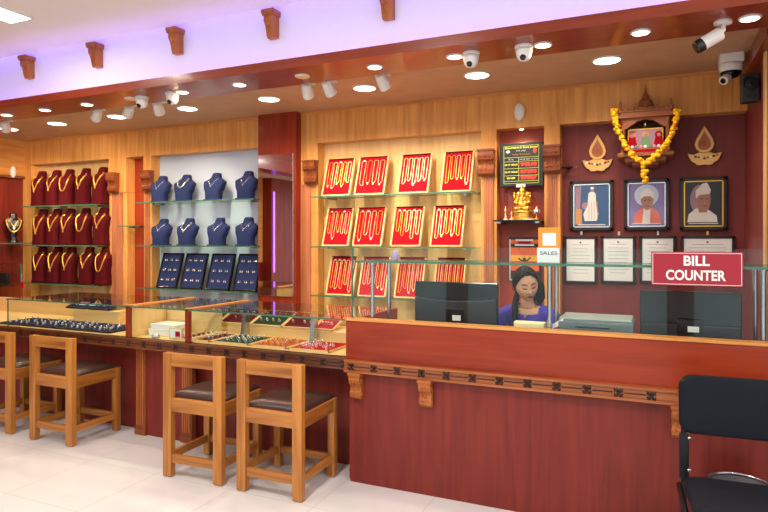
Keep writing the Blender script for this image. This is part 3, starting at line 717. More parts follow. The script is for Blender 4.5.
# head as one sculpted surface: local origin at head centre, facing -Y
def head_mesh():
    b = MB(); n, N = 120, 120; rings = []
    HC = Vector((0, 0, 0))
    for k in range(N+1):
        ph = PI*k/N; z = -math.cos(ph); ring = []
        for i in range(n):
            a = 2*PI*i/n; cx, cy = math.cos(a), math.sin(a); q = max(1e-3, math.sin(ph))
            x, y = q*cx, q*cy
            X = x*.074; Y = y*.088; Z = z*.108
            if Z < 0:   # jaw taper
                t = min(1, -Z/.108); X *= 1-.34*t**1.5
                if Y < 0: Y *= 1-.10*t; Y -= .006*t
                else: Y *= 1-.45*t
            if Y < 0:
                fx = X; fr = max(0, -y)
                def g(dx, dz, sx, sz): return math.exp(-((fx-dx)/sx)**2-((Z-dz)/sz)**2)
                Y += .010*(g(-.029, .006, .016, .013)+g(.029, .006, .016, .013))*fr     # sockets
                Y -= .006*(g(-.029, .004, .013, .008)+g(.029, .004, .013, .008))*fr     # eyelids
                Y -= .020*g(0, -.026, .010, .010)+.010*g(0, -.008, .007, .018)          # nose
                Y -= .005*(g(-.012, -.032, .006, .006)+g(.012, -.032, .006, .006))
                Y -= .007*g(0, -.056, .020, .006)+.006*g(0, -.066, .016, .005)          # lips
                Y -= .008*g(0, -.095, .018, .012)                                       # chin
                Y -= .006*(g(-.042, -.03, .02, .02)+g(.042, -.03, .02, .02))*fr           # cheeks
                Y -= .003*(g(-.03, .022, .02, .005)+g(.03, .022, .02, .005))
            ring.append((X, Y, Z))
        rings.append(ring)
    b.loft(rings, 'skin')
    skin = b.mi('skin'); lips = b.mi('lips'); dark = b.mi('eyedark'); red = b.mi('velvet_red')
    for fi, f in enumerate(b.f):
        c = [sum(b.v[i][k] for i in f)/len(f) for k in range(3)]
        if c[1] > -.03: continue
        x, z = abs(c[0]), c[2]
        if x < .023 and abs(z+.060+.06*x-.002) < .0095*(1-x/.028): b.m[fi] = lips
        elif .016 < x < .043 and abs(z+.001-.10*(x-.03)**1) < .0038: b.m[fi] = dark
        elif .013 < x < .046 and abs(z-.027+1.6*(x-.03)**2*6) < .0034: b.m[fi] = dark
        elif x < .003 and abs(z-.036) < .003: b.m[fi] = red
    # ears
    for s in (-1, 1): b.ball((s*.072, .012, -.008), .026, 'skin', 8, sc=(.35, .6, 1.1)); b.ball((s*.076, .006, -.038), .005, 'gold', 6)
    return b
TH = Matrix.Translation((0, -.03, 1.255)) @ Matrix.Rotation(math.radians(-8), 4, 'Y') @ Matrix.Rotation(math.radians(24), 4, 'Z') @ Matrix.Rotation(math.radians(16), 4, 'X')
hb = head_mesh(); hb.v = [tuple(TH @ Vector(p)) for p in hb.v]
# neck, chest and shoulders, arms as one skinned figure; head joined into the same mesh
J = [((0, .06, .56), (.13, .10)), ((0, .05, .76), (.115, .085)), ((0, .04, .94), (.135, .09)), ((0, .035, 1.05), (.115, .07)), ((0, .02, 1.10), (.055, .048)), ((0, .0, 1.14), (.043, .043)), ((0, -.01, 1.19), (.045, .048)),
     ((-.10, .03, 1.065), (.05, .05)), ((-.165, .02, 1.04), (.052, .052)), ((-.215, -.02, .94), (.043, .043)), ((-.235, -.06, .86), (.037, .037)), ((-.13, -.20, .83), (.028, .026)), ((-.10, -.27, .835), (.021, .017)),
     ((.10, .03, 1.065), (.05, .05)), ((.165, .02, 1.04), (.052, .052)), ((.215, -.02, .94), (.043, .043)), ((.235, -.06, .86), (.037, .037)), ((.13, -.20, .83), (.028, .026)), ((.10, -.27, .835), (.021, .017)),
     ((-.09, .02, .55), (.085, .085)), ((-.11, -.22, .57), (.075, .07)), ((-.11, -.37, .56), (.058, .058)), ((-.11, -.34, .30), (.048, .05)), ((-.11, -.27, .09), (.034, .036)), ((-.11, -.34, .04), (.04, .028)), ((-.11, -.42, .03), (.035, .02)),
     ((.09, .02, .55), (.085, .085)), ((.11, -.22, .57), (.075, .07)), ((.11, -.37, .56), (.058, .058)), ((.11, -.34, .30), (.048, .05)), ((.11, -.27, .09), (.034, .036)), ((.11, -.34, .04), (.04, .028)), ((.11, -.42, .03), (.035, .02))]
Eg = [(0, 1), (1, 2), (2, 3), (3, 4), (4, 5), (5, 6), (3, 7), (7, 8), (8, 9), (9, 10), (10, 11), (11, 12), (3, 13), (13, 14), (14, 15), (15, 16), (16, 17), (17, 18),
      (0, 19), (19, 20), (20, 21), (21, 22), (22, 23), (23, 24), (24, 25), (0, 26), (26, 27), (27, 28), (28, 29), (29, 30), (30, 31), (31, 32)]
body = skin_body('body', J, Eg, None, 'skin')
parts = [body]
# hands: palm plus five separately rooted finger chains, resting on the desk
for s in (-1, 1):
    hx, hy, hz = s*.10, -.27, .83
    pj = [((hx, hy, hz), (.020, .014)), ((hx-s*.006, hy-.035, hz-.008), (.032, .011)), ((hx-s*.01, hy-.07, hz-.012), (.034, .010))]
    parts.append(skin_body('palm', pj, [(0, 1), (1, 2)], None, 'skin', 1))
    for k, ln_ in enumerate((.062, .072, .068, .054)):
        fx = hx-s*.01+(k-1.5)*.018; y0 = hy-.07; d = [.0, .4, .75, 1.0]
        fj = [((fx, y0+.012, hz-.012), (.009, .009))]+[((fx+(k-1.5)*.004*t, y0-ln_*t, hz-.012-.018*t*t), (.0085-.002*t,)*2) for t in d[1:]]
        parts.append(skin_body('finger', fj, [(0, 1), (1, 2), (2, 3)], None, 'skin', 1))
    fj = [((hx-s*.022, hy-.02, hz-.008), (.011, .011)), ((hx-s*.045, hy-.045, hz-.014), (.010, .010)), ((hx-s*.055, hy-.072, hz-.02), (.0085, .0085)), ((hx-s*.055, hy-.09, hz-.024), (.007, .007))]
    parts.append(skin_body('thumb', fj, [(0, 1), (1, 2), (2, 3)], None, 'skin', 1))
bpy.context.view_layer.update(); dg = bpy.context.evaluated_depsgraph_get()
final = MB(); final.v = list(hb.v); final.f = list(hb.f); final.m = list(hb.m); final.mats = list(hb.mats)
shirt = MB()
for i, o in enumerate(parts):
    me = bpy.data.meshes.new_from_object(o.evaluated_get(dg)); vs = [tuple(v.co) for v in me.vertices]
    final.add(vs, [tuple(p.vertices) for p in me.polygons], 'skin')
    if i == 0:
        me2 = me; nv = [v.co+v.normal*.012 for v in me.vertices]
        def cloth(c):
            if c.z > .5 and c.z < 1.13 and abs(c.x) < .30:
                if c.z > 1.085-.5*max(0, .09-abs(c.x)) and abs(c.x) < .085 and c.y < .05: return False      # neckline
                if c.z > 1.125: return False
                if c.y < -.19 and abs(c.x) > .06 and c.z > .74: return False                      # forearms bare
                return True
            return False
        keep = [tuple(p.vertices) for p in me.polygons if cloth(p.center)]
        shirt.add([tuple(v) for v in nv], keep, 'cloth_violet')
        trous = [tuple(p.vertices) for p in me.polygons if p.center.z <= .56 and p.center.z > .1]
        tr = MB(); tr.add([tuple(v) for v in nv], trous, 'cloth_violet')
    bpy.data.objects.remove(o)
o = final.build('body', pr, smooth=True)
o = shirt.build('violet_top', pr, smooth=True); md = o.modifiers.new('s', 'SOLIDIFY'); md.thickness = .006
o = tr.build('trousers', pr, smooth=True); md = o.modifiers.new('s', 'SOLIDIFY'); md.thickness = .006
# hair: cap over the skull parted in the middle, lock falling over one shoulder, bulk at the nape
hr = MB(); n, N = 48, 28; rings = []
for k in range(N+1):
    ph = PI*k/N; z = -math.cos(ph); ring = []
    for i in range(n):
        a = 2*PI*i/n; q = max(1e-3, math.sin(ph)); x, y = q*math.cos(a), q*math.sin(a)
        r_ = 1+.02*math.sin(a*24)
        ring.append((x*.086*r_, .012+y*.096*r_, z*.112+.012-(.004 if abs(x) < .05 and z > .5 else 0)))
    rings.append(ring)
full = MB(); full.loft(rings, 'hair')
keep = []
for f in full.f:
    c = [sum(full.v[i][k] for i in f)/len(f) for k in range(3)]
    if c[1] < .005 and c[2] < .083-7.5*c[0]**2: continue
    if c[2] < -.06: continue
    keep.append(f)
full.f = keep; full.m = [0]*len(keep); full.v = [tuple(TH @ Vector(p)) for p in full.v]
o = full.build('hair', pr, smooth=True); md = o.modifiers.new('s', 'SOLIDIFY'); md.thickness = .012; md.offset = -1
hl = MB()
def lockp(pts, r): hl.tube([tuple(TH @ Vector(p)) if p[2] > -.2 else tuple(Vector(p[:2]+(p[2],))) for p in pts], r, 'hair', 10, flat=.7)
for s in (-1, 1):
    for j in range(3):
        lockp([(s*.006, -.062+.01*j, .100+.004*j), (s*.045, -.060+.014*j, .080), (s*.068, -.040+.014*j, .045), (s*.078, -.012+.014*j, .0), (s*.076, .012+.012*j, -.035)], [.006, .009, .010, .010, .006])
hl.tube([(-.062, .03, 1.24), (-.075, .03, 1.17), (-.072, -.03, 1.12), (-.066, -.065, 1.06), (-.06, -.08, .97), (-.06, -.08, .90)], [.014, .02, .022, .022, .018, .006], 'hair', 12)
hl.tube([(.045, .06, 1.29), (.07, .06, 1.24), (.078, .06, 1.17), (.06, .08, 1.10)], [.03, .034, .03, .01], 'hair', 12)
hl.tube([(0, .07, 1.27), (0, .085, 1.18), (0, .09, 1.06)], [.055, .05, .03], 'hair', 12)
hl.build('hair_locks', pr, smooth=True)
b = MB(); b.tube([(-.055, -.02, 1.13), (-.04, -.045, 1.10), (-.02, -.058, 1.07), (0, -.062, 1.055), (.02, -.058, 1.07), (.04, -.045, 1.10), (.055, -.02, 1.13)], .0016, 'gold', 6)
b.ball((0, -.066, 1.05), .006, 'gold', 6); b.build('necklace', pr)
# her chair
r = empty('office_chair', (PXX, PYY+.02, 0), 'dark office chair under the seated woman, hidden by the counter', 'chair')
b = MB(); b.prism(rrect(.44, .42, .06), .42, .462, 'black_fabric', 'Z'); b.build('seat', r, bevel=.008)
b = MB(); b.prism(rrect(.36, .34, .06, cz=.80), .215, .245, 'black_fabric', 'Y'); b.build('backrest', r, bevel=.006)
b = MB(); b.box(-.02, .02, .245, .26, .44, .8, 'dark_metal'); b.box(-.02, .02, .1, .26, .415, .43, 'dark_metal'); b.build('back_bracket', r)
b = MB(); b.lathe([(.03, .08), (.03, .25), (.02, .25), (.02, .42)], 'dark_metal', n=16); b.build('gas_column', r)
for k in range(5):
    a = 2*PI*k/5+.3; b = MB(); b.tube([(0, 0, .09), (.24*math.cos(a), .24*math.sin(a), .065)], [.022, .014], 'black_plastic', 8); b.build('leg', r)
    b = MB(); b.lathe([(.025, -.015), (.025, .015)], 'black_plastic', n=14, X=Matrix.Translation((.24*math.cos(a), .24*math.sin(a), .026)) @ Matrix.Rotation(PI/2, 4, 'X')); b.build('caster', r)
# ================================================================= THINGS IN THE COUNTER
def flat_tray(ua, ub, Y0, Y1, z, vel, rim, lb, grp, items, cols, rows, tilt=0, seed=0, item_m=('silver', 'pearl')):
    x0, x1 = XY(ua, (Y0+Y1)/2), XY(ub, (Y0+Y1)/2); w, d = x1-x0, Y1-Y0
    T = Matrix.Translation(((x0+x1)/2, Y0, z)) @ Matrix.Rotation(tilt, 4, 'X')
    r = empty('ring_tray', T.translation, lb, 'jewellery tray', rot=T.to_euler(), group=grp)
    b = MB(); b.box(-w/2+.008, w/2-.008, .008, d-.008, .004, .012, vel); b.build('velvet_pad', r)
    b = MB(); b.box(-w/2, w/2, 0, d, 0, .004, rim)
    b.box(-w/2, -w/2+.008, 0, d, .004, .016, rim); b.box(w/2-.008, w/2, 0, d, .004, .016, rim); b.box(-w/2, w/2, 0, .008, .004, .016, rim); b.box(-w/2, w/2, d-.008, d, .004, .016, rim)
    b.build('tray_rim', r)
    for i in range(cols):
        for j in range(rows):
            if random.random() < .12: continue
            m = random.choice(item_m); b = MB(); rr = .009
            b.tube([(rr*math.cos(q*PI/5), 0, rr*math.sin(q*PI/5)) for q in range(10)], .0022, m, 5, closed=True)
            b.ball((0, 0, rr+.004), .0065, random.choice(item_m), 6, sc=(1, 1, .7))
            o = b.build(items); o.matrix_world = T @ Matrix.Translation((-w/2+.03+(w-.06)*(i+.5)/cols+random.uniform(-.004, .004), .03+(d-.06)*(j+.5)/rows, .012+rr)) @ Matrix.Rotation(random.uniform(-.4, .4), 4, 'Z')
            tag(o, 'small ring standing on the '+lb, 'ring', 'rings on the '+lb[:60])
zf = ZB1+.001
for ua, ub, lb in ((17, 43, 'navy ring tray in the showcase end by the side wall'), (44, 71, 'navy ring tray next to the showcase end one'), (72, 99, 'navy ring tray one short of the middle bay'), (100, 126, 'navy ring tray touching the wooden middle bay')):
    flat_tray(ua, ub, 3.53, 3.88, zf, 'velvet_navy', 'black_plastic', lb, 'navy ring trays in the counter', 'ring', 4, 4)
for ua, ub, lb in ((76, 96, 'navy tray on the riser nearer the side wall'), (98, 119, 'navy tray on the riser nearer the middle bay')):
    flat_tray(ua, ub, 3.95, 4.17, .901, 'velvet_navy', 'black_plastic', lb, 'navy trays on the riser', 'ring', 3, 2, tilt=.3)
for ua, ub, vel, lb, im in ((190, 224, 'velvet_maroon', 'dark maroon ring tray next to the white boxes', ('silver', 'pearl', 'gold')), (226, 262, 'velvet_green', 'dark green ring tray in the gold counter', ('pearl', 'silver')),
                            (264, 299, 'niche_red', 'tan-lined wooden ring tray in the gold counter', ('gold', 'pale_gold')), (301, 341, 'velvet_red', 'bright red ring tray against the billing counter', ('pearl', 'silver'))):
    flat_tray(ua, ub, 3.52, 3.86, zf, vel, 'pale_h', lb, 'front ring trays of the gold counter', 'ring', 5, 5, item_m=im)
for ua, ub, vel, lb, im in ((198, 228, 'velvet_green', 'raised rear tray nearest the white boxes', ('gold', 'pearl')), (229, 259, 'velvet_maroon', 'raised rear tray behind the dark green tray', ('gold', 'silver')),
                            (260, 290, 'velvet_green', 'raised rear tray behind the tan-lined tray', ('gold', 'pearl')), (291, 321, 'velvet_maroon', 'raised rear tray second from the billing counter', ('gold', 'pearl')), (322, 341, 'velvet_red', 'raised rear tray nearest the billing counter', ('gold', 'pearl'))):
    flat_tray(ua, ub, 3.91, 4.16, .866, vel, 'pale_h', lb, 'raised rear trays of the gold counter', 'ring', 4, 2, tilt=.36, item_m=im)
for u, lb in ((82, 'white price card on the navy riser tray, farther from the partition'), (92, 'white price card on the navy riser tray, nearer the partition')):
    x = XY(u, 4.0); b = MB(); b.box(-.04, .04, 0, .07, 0, .003, 'white_paper'); b.box(-.03, .03, .01, .012, .003, .0035, 'ink'); b.box(-.03, .02, .03, .032, .003, .0035, 'ink')
    o = b.build('price_card', loc=(x, 4.0, .933)); o.rotation_euler.x = .3; tag(o, lb, 'card')
# white boxes and the framed card in the middle bay
for i, (u, y, z, w, d, h, lb) in enumerate(((160, 3.62, zf, .24, .2, .05, 'lower white cardboard box in the middle bay'), (163, 3.64, zf+.052, .26, .18, .035, 'upper white cardboard box in the middle bay'))):
    x = XY(u, y); b = MB(); b.box(x-w/2, x+w/2, y, y+d, z, z+h, 'white_paper'); b.box(x-w/2-.003, x+w/2+.003, y-.003, y+d+.003, z+h-.012, z+h+.001, 'white_plastic')
    tag(b.build('paper_box', bevel=.002), lb, 'box')
x = XY(176, 3.55); r = empty('display_card', (x, 3.55, zf), 'small white holder with a red card at the front of the middle bay', 'card')
b = MB(); b.box(-.065, .065, -.004, .01, 0, .085, 'pale_h'); b.box(-.055, .055, -.006, -.004, .008, .077, 'white_paper'); b.build('holder', r)
b = MB(); b.box(.0, .045, -.008, -.006, .02, .06, 'velvet_red'); b.build('red_card', r)
x = XY(155, 3.52); b = MB(); b.lathe([(.012, 0), (.03, .004), (.034, .02), (.02, .03), (.008, .034)], 'silver', n=16); tag(b.build('silver_dish', smooth=True, loc=(x, 3.53, zf)), 'small silver dish in front of the white boxes', 'dish')

# ================================================================= MONITORS, PRINTER, FOLDERS
def monitor(u0, u1, v0, Y, lb, wide):
    x0, zt = atY(u0, v0, Y); x1 = XY(u1, Y); w = x1-x0; zb = zt-w*.56; x = (x0+x1)/2
    r = empty('computer_monitor', (x, Y, .79), lb, 'monitor')
    z0, z1 = zb-.79, zt-.79
    b = MB(); b.box(-w/2, w/2, 0, .022, z0, z1, 'black_gloss'); b.build('rear_shell', r, bevel=.005)
    b = MB(); b.box(-w/2+.01, w/2-.01, .022, .026, z0+.02, z1-.01, 'lens'); b.build('screen', r)
    # bulged lower cover with curved upper edge
    n = 16; pts = [(-w/2+.006, z0+.006), (w/2-.006, z0+.006)]
    for i in range(n+1):
        t = 1-2*i/n; pts.append((t*(w/2-.006), z0+(z1-z0)*(.62+.07*(abs(t)**2) if not wide else .35)))
    b = MB(); b.prism(pts, -.022, 0, 'black_plastic', 'Y'); b.build('rear_cover', r, bevel=.006)
    b = MB(); b.box(-.06, .06, -.030, -.02, z0+(z1-z0)*.12, z0+(z1-z0)*.46, 'dark_metal'); b.build('connector_panel', r, bevel=.003)
    b = MB(); b.box(-.01, .045, -.032, -.030, z0+(z1-z0)*.22, z0+(z1-z0)*.33, 'white_plastic'); b.build('sticker', r)
    b = MB(); b.box(-.03, .03, -.02, .0, .012, z0+.06, 'black_plastic'); b.build('stand_neck', r)
    b = MB(); b.lathe([(.12, 0), (.12, .006), (.05, .014)], 'black_gloss', n=28, sy=.75); b.build('stand_base', r)
    return r
monitor(415, 498, 281, 3.72, 'wide black computer monitor seen from behind, beside the seated woman', False)
monitor(640, 742, 290, 3.68, 'black computer monitor seen from behind, under the BILL COUNTER sign', True)
x0, zt = atY(557, 317.5, 3.55); x1 = XY(634, 3.55)
r = empty('printer', ((x0+x1)/2, 3.55, .79), 'grey-green office printer on the cash desk', 'printer'); w = x1-x0; h = zt-.79
b = MB(); b.box(-w/2, w/2, 0, .3, 0, h-.012, 'grey_box'); b.build('housing', r, bevel=.012)
b = MB(); b.box(-w/2+.01, w/2-.01, .01, .29, h-.012, h, 'lid_grey'); b.build('lid', r, bevel=.005)
b = MB()
for i in range(3): b.box(-w*.25, w*.2, -.004, .0, h-.05-.018*i, h-.044-.018*i, 'dark_metal')
b.build('paper_slot', r)
# cream folder stack and leaflet
x0, zt = atY(515, 317.5, 3.6); x1 = XY(546, 3.6); zt = 1.065
b = MB(); b.box(x0, x1, 3.56, 3.62, .791, zt, 'cream_paper'); b.box(x0+.004, x1-.004, 3.553, 3.56, .80, zt-.006, 'cream_paper'); tag(b.build('document_folder', bevel=.003), 'cream document folder standing on the cash desk before the woman', 'folder')
x0 = XY(548, 3.55); b = MB(); b.prism([(x0, .79), (x0+.075, .79), (x0+.085, 1.10), (x0+.02, 1.06), (x0-.005, 1.05)], 3.552, 3.556, 'white_paper', 'Y'); b.prism([(x0+.02, 1.02), (x0+.06, 1.04), (x0+.064, 1.055), (x0+.02, 1.035)], 3.5505, 3.552, 'sign_red', 'Y'); b.box(x0, x0+.07, 3.556, 3.60, .79, .80, 'white_paper')
tag(b.build('leaflet'), 'folded white leaflet standing beside the cream folder', 'leaflet')

# ================================================================= SALES card on the glass shelf
x0 = XY(536, 3.62); x1 = XY(560, 3.62); w = x1-x0; xm = (x0+x1)/2
r = empty('counter_card', (xm, 3.62, 1.414), 'orange and white SALES card standing on the glass shelf', 'card')
b = MB(); b.box(-w/2+.01, w/2, .02, .024, .08, .208, 'card_orange'); b.build('orange_card', r)
b = MB(); b.box(-w/2+.035, w/2-.025, .018, .02, .10, .175, 'white_paper'); b.build('white_square', r)
b = MB(); b.box(-w/2+.005, w/2-.004, .008, .012, 0, .088, 'white_paper'); b.box(-w/2+.005, w/2-.004, .012, .05, 0, .003, 'white_paper'); b.build('white_card', r)
text_mesh('SALES', .03, 'ink', 'lettering', r, Matrix.Translation((.003, .007, .055)), width=w*.72)
b = MB(); b.lathe([(.012, 0), (.022, .005), (.024, .03), (.016, .055), (.004, .072)], 'violet', n=16, sy=.6); tag(b.build('ornament', smooth=True, loc=(XY(395, 3.62), 3.62, 1.4135)), 'small pale violet drop-shaped ornament on the glass shelf', 'ornament')

# ================================================================= RATE BOARD
x0, zt = atY(499, 143.5, 4.93); x1, zb = atY(543, 185.5, 4.93); w = x1-x0; h = zt-zb; xm = (x0+x1)/2
r = empty('rate_board', (xm, 4.95, zb), 'black electronic gold rate board with red digits in the red niche', 'sign')
def Tm(x, z, y=-.002): return Matrix.Translation((x, y, z))
b = MB(); b.box(-w/2, w/2, 0, .05, 0, h, 'black_plastic'); b.build('casing', r, bevel=.006)
b = MB(); b.box(-w*.40, w*.40, -.002, 0, h*.07, h*.93, 'lcd_black'); b.build('display_face', r)
b = MB()
def ln(x0_, x1_, z0_, z1_): b.box(x0_, x1_, -.004, -.002, z0_, z1_, 'lcd_green')
e = .0025
ln(-w*.40, w*.40, h*.93-e, h*.93); ln(-w*.40, w*.40, h*.07, h*.07+e); ln(-w*.40, -w*.40+e, h*.07, h*.93); ln(w*.40-e, w*.40, h*.07, h*.93)
for z in (.66, .57, .41, .25, .12): ln(-w*.40, w*.40, h*z, h*z+e)
ln(-w*.06, -w*.06+e, h*.12, h*.66); b.build('grid_lines', r)
b = MB()
for z in (.435, .275, .14): b.box(-w*.04, w*.385, -.0035, -.002, h*z, h*(z+.115), 'lcd_panel')
b.build('digit_window', r)
text_mesh('Bhanmard & Sons Jewel', .02, 'lcd_yellow', 'lettering', r, Tm(0, h*.885, -.004), width=w*.74, bold=.0004)
text_mesh('PVT. LTD.', .016, 'white_plastic', 'lettering', r, Tm(0, h*.81, -.004), width=w*.22)
text_mesh("Today Gold Rate", .016, 'card_orange', 'lettering', r, Tm(0, h*.73, -.004), width=w*.42)
text_mesh('916', .014, 'white_plastic', 'lettering', r, Tm(-w*.23, h*.615, -.004), width=w*.12)
text_mesh('RATE PER 10 GM', .014, 'white_plastic', 'lettering', r, Tm(w*.17, h*.615, -.004), width=w*.40)
for t, z in (('24 CT GOLD', .50), ('22 CT GOLD', .335), ('SILVER', .195)): text_mesh(t, .018, 'lcd_yellow', 'lettering', r, Tm(-w*.23, h*z, -.004), width=w*(.3 if 'CT' in t else .2), bold=.0004)
for t, z in (('94210', .50), ('87293', .335), ('97087', .195)): text_mesh(t, .036, 'lcd_red', 'digits', r, Tm(w*.17, h*z, -.0045), width=w*.36, bold=.0012)
b = MB(); b.ball((w*.31, -.003, h*.80), .016, 'lcd_red', 8, sc=(.8, .15, 1.3)); b.ball((-w*.30, -.003, h*.80), .014, 'white_plastic', 8, sc=(1.2, .15, .9)); b.build('emblem', r)
b = MB(); b.box(-.04, .035, -.003, .001, -.006, h*.055, 'white_plastic'); b.build('sticker', r)

# ---- idol shelf
zs = atY(522, 220, 4.86)[1]
r = empty('idol_shelf', (XY(522, 4.95), 4.95, zs), 'dark glass shelf under the golden idol', 'shelf')
b = MB(); b.box(C['m0']+.01, C['m1']-.01, 4.80, YB, zs-.012, zs, 'black_gloss'); under(b.build('pane'), r)
for x in (C['m0']+.04, C['m1']-.04): b = MB(); b.box(x-.015, x+.015, 4.86, YB, zs-.026, zs-.012, 'steel'); under(b.build('clip'), r)
# elephant-headed idol
x = XY(522.5, 4.90); r = empty('idol', (x, 4.90, zs+.001), 'golden seated elephant-headed idol on the dark glass shelf', 'idol')
b = MB(); b.lathe([(.085, 0), (.085, .02), (.07, .03), (.07, .055), (.082, .065), (.078, .08), (.06, .085)], 'gold', n=24, sy=.65); b.build('pedestal', r)
b = MB()
b.ball((0, 0, .125), .05, 'gold', 12, sc=(1, .8, .9)); b.ball((0, 0, .165), .036, 'gold', 10, sc=(1, .8, 1))
b.ball((0, -.008, .205), .028, 'gold', 10, sc=(1, .9, 1))
for s in (-1, 1):
    b.ball((s*.034, 0, .207), .02, 'gold', 8, sc=(.9, .3, 1.1))
    b.tube([(s*.02, -.02, .095), (s*.065, -.03, .092), (s*.05, -.045, .09), (s*.0, -.05, .092)], [.022, .022, .018, .012], 'gold', 8)
    b.tube([(s*.035, 0, .18), (s*.065, -.005, .165), (s*.062, -.02, .205)], [.014, .011, .008], 'gold', 8)
    b.tube([(s*.03, 0, .17), (s*.06, -.02, .14), (s*.04, -.045, .135)], [.014, .011, .008], 'gold', 8)
    b.ball((s*.062, -.02, .215), .009, 'gold', 6)
b.tube([(0, -.03, .205), (.004, -.045, .185), (.004, -.05, .16), (-.012, -.05, .145), (-.02, -.05, .152)], [.013, .011, .009, .007, .005], 'gold', 8)
b.lathe([(.028, 0), (.03, .01), (.018, .03), (.01, .045), (.003, .058)], 'gold', c=(0, 0, .225), n=14)
b.build('figure', r, smooth=True)
for u, hh, lb in ((505.5, .115, 'thin brass candle stand nearest the rate niche edge on the idol shelf'), (511.5, .07, 'tiny brass figurine between the candle stand and the golden idol')):
    x = XY(u, 4.88); b = MB(); b.lathe([(.022, 0), (.02, .008), (.006, .014), (.005, hh*.6), (.011, hh*.68), (.006, hh*.8), (.002, hh)], 'pale_gold', n=14); tag(b.build('brass_ornament', smooth=True, loc=(x, 4.88, zs+.001)), lb, 'ornament')
x = XY(536.5, 4.89); r = empty('oil_lamp', (x, 4.89, zs+.001), 'small brass and silver oil lamp beside the golden idol', 'lamp')
b = MB(); b.lathe([(.022, 0), (.018, .01), (.006, .02), (.006, .04), (.012, .044)], 'gold', n=14); b.build('stem', r, smooth=True)
b = MB(); b.lathe([(.01, .044), (.028, .055), (.032, .07), (.026, .08), (.012, .086), (.004, .11)], 'silver', n=16); b.build('bowl', r, smooth=True)
b = MB(); b.box(XY(523, 4.83), XY(534, 4.83), 4.82, 4.85, zs+.001, zs+.008, 'white_plastic'); tag(b.build('incense_holder'), 'small white incense holder in front of the golden idol', 'incense holder')

# ---- poster in the niche
x0, zt = atY(508.5, 237, 5.05); x1 = XY(540.5, 5.05); zb = atY(510, 281, 5.05)[1]; w = x1-x0; h = zt-zb
r = empty('framed_poster', ((x0+x1)/2, 5.05, zb), 'framed orange sunset poster with a raised-arms silhouette behind the woman', 'poster')
b = MB(); b.box(-w/2, w/2, .005, .028, 0, h, 'photo_frame_dark'); b.box(-w/2+.008, -w/2+.016, 0, .005, .01, h-.02, 'white_plastic'); b.box(-w/2+.008, w/2-.01, 0, .005, .006, .014, 'white_plastic'); b.build('frame', r)
b = MB(); k = 10
for i in range(k):
    z0_, z1_ = h*.06+h*.88*i/k, h*.06+h*.88*(i+1)/k
    b.box(-w/2+.018, w/2-.012, .002, .005, z0_, z1_, 'poster_dark' if i < 2 else ('poster_orange' if i in (2, 3, 6, 7, 9) else 'poster_yellow') if i != 8 else 'poster_dark')
b.build('print', r)
b = MB(); b.tube([(-.05, 0, h*.52), (-.02, 0, h*.47), (0, 0, h*.44), (.02, 0, h*.47), (.05, 0, h*.54)], .006, 'poster_dark', 6); b.tube([(0, 0, h*.44), (0, 0, h*.30)], [.012, .02], 'poster_dark', 6); b.ball((0, 0, h*.50), .014, 'poster_dark', 8, sc=(1, .3, 1)); b.build('silhouette', r)
b = MB()
for i, (a, c_) in enumerate(((.55, .91), (.4, .855), (.6, .80))): b.box(-w*a/2, w*a/2, .0005, .002, h*c_, h*c_+.014, 'white_paper' if i != 1 else 'velvet_red')
b.build('title_lines', r)

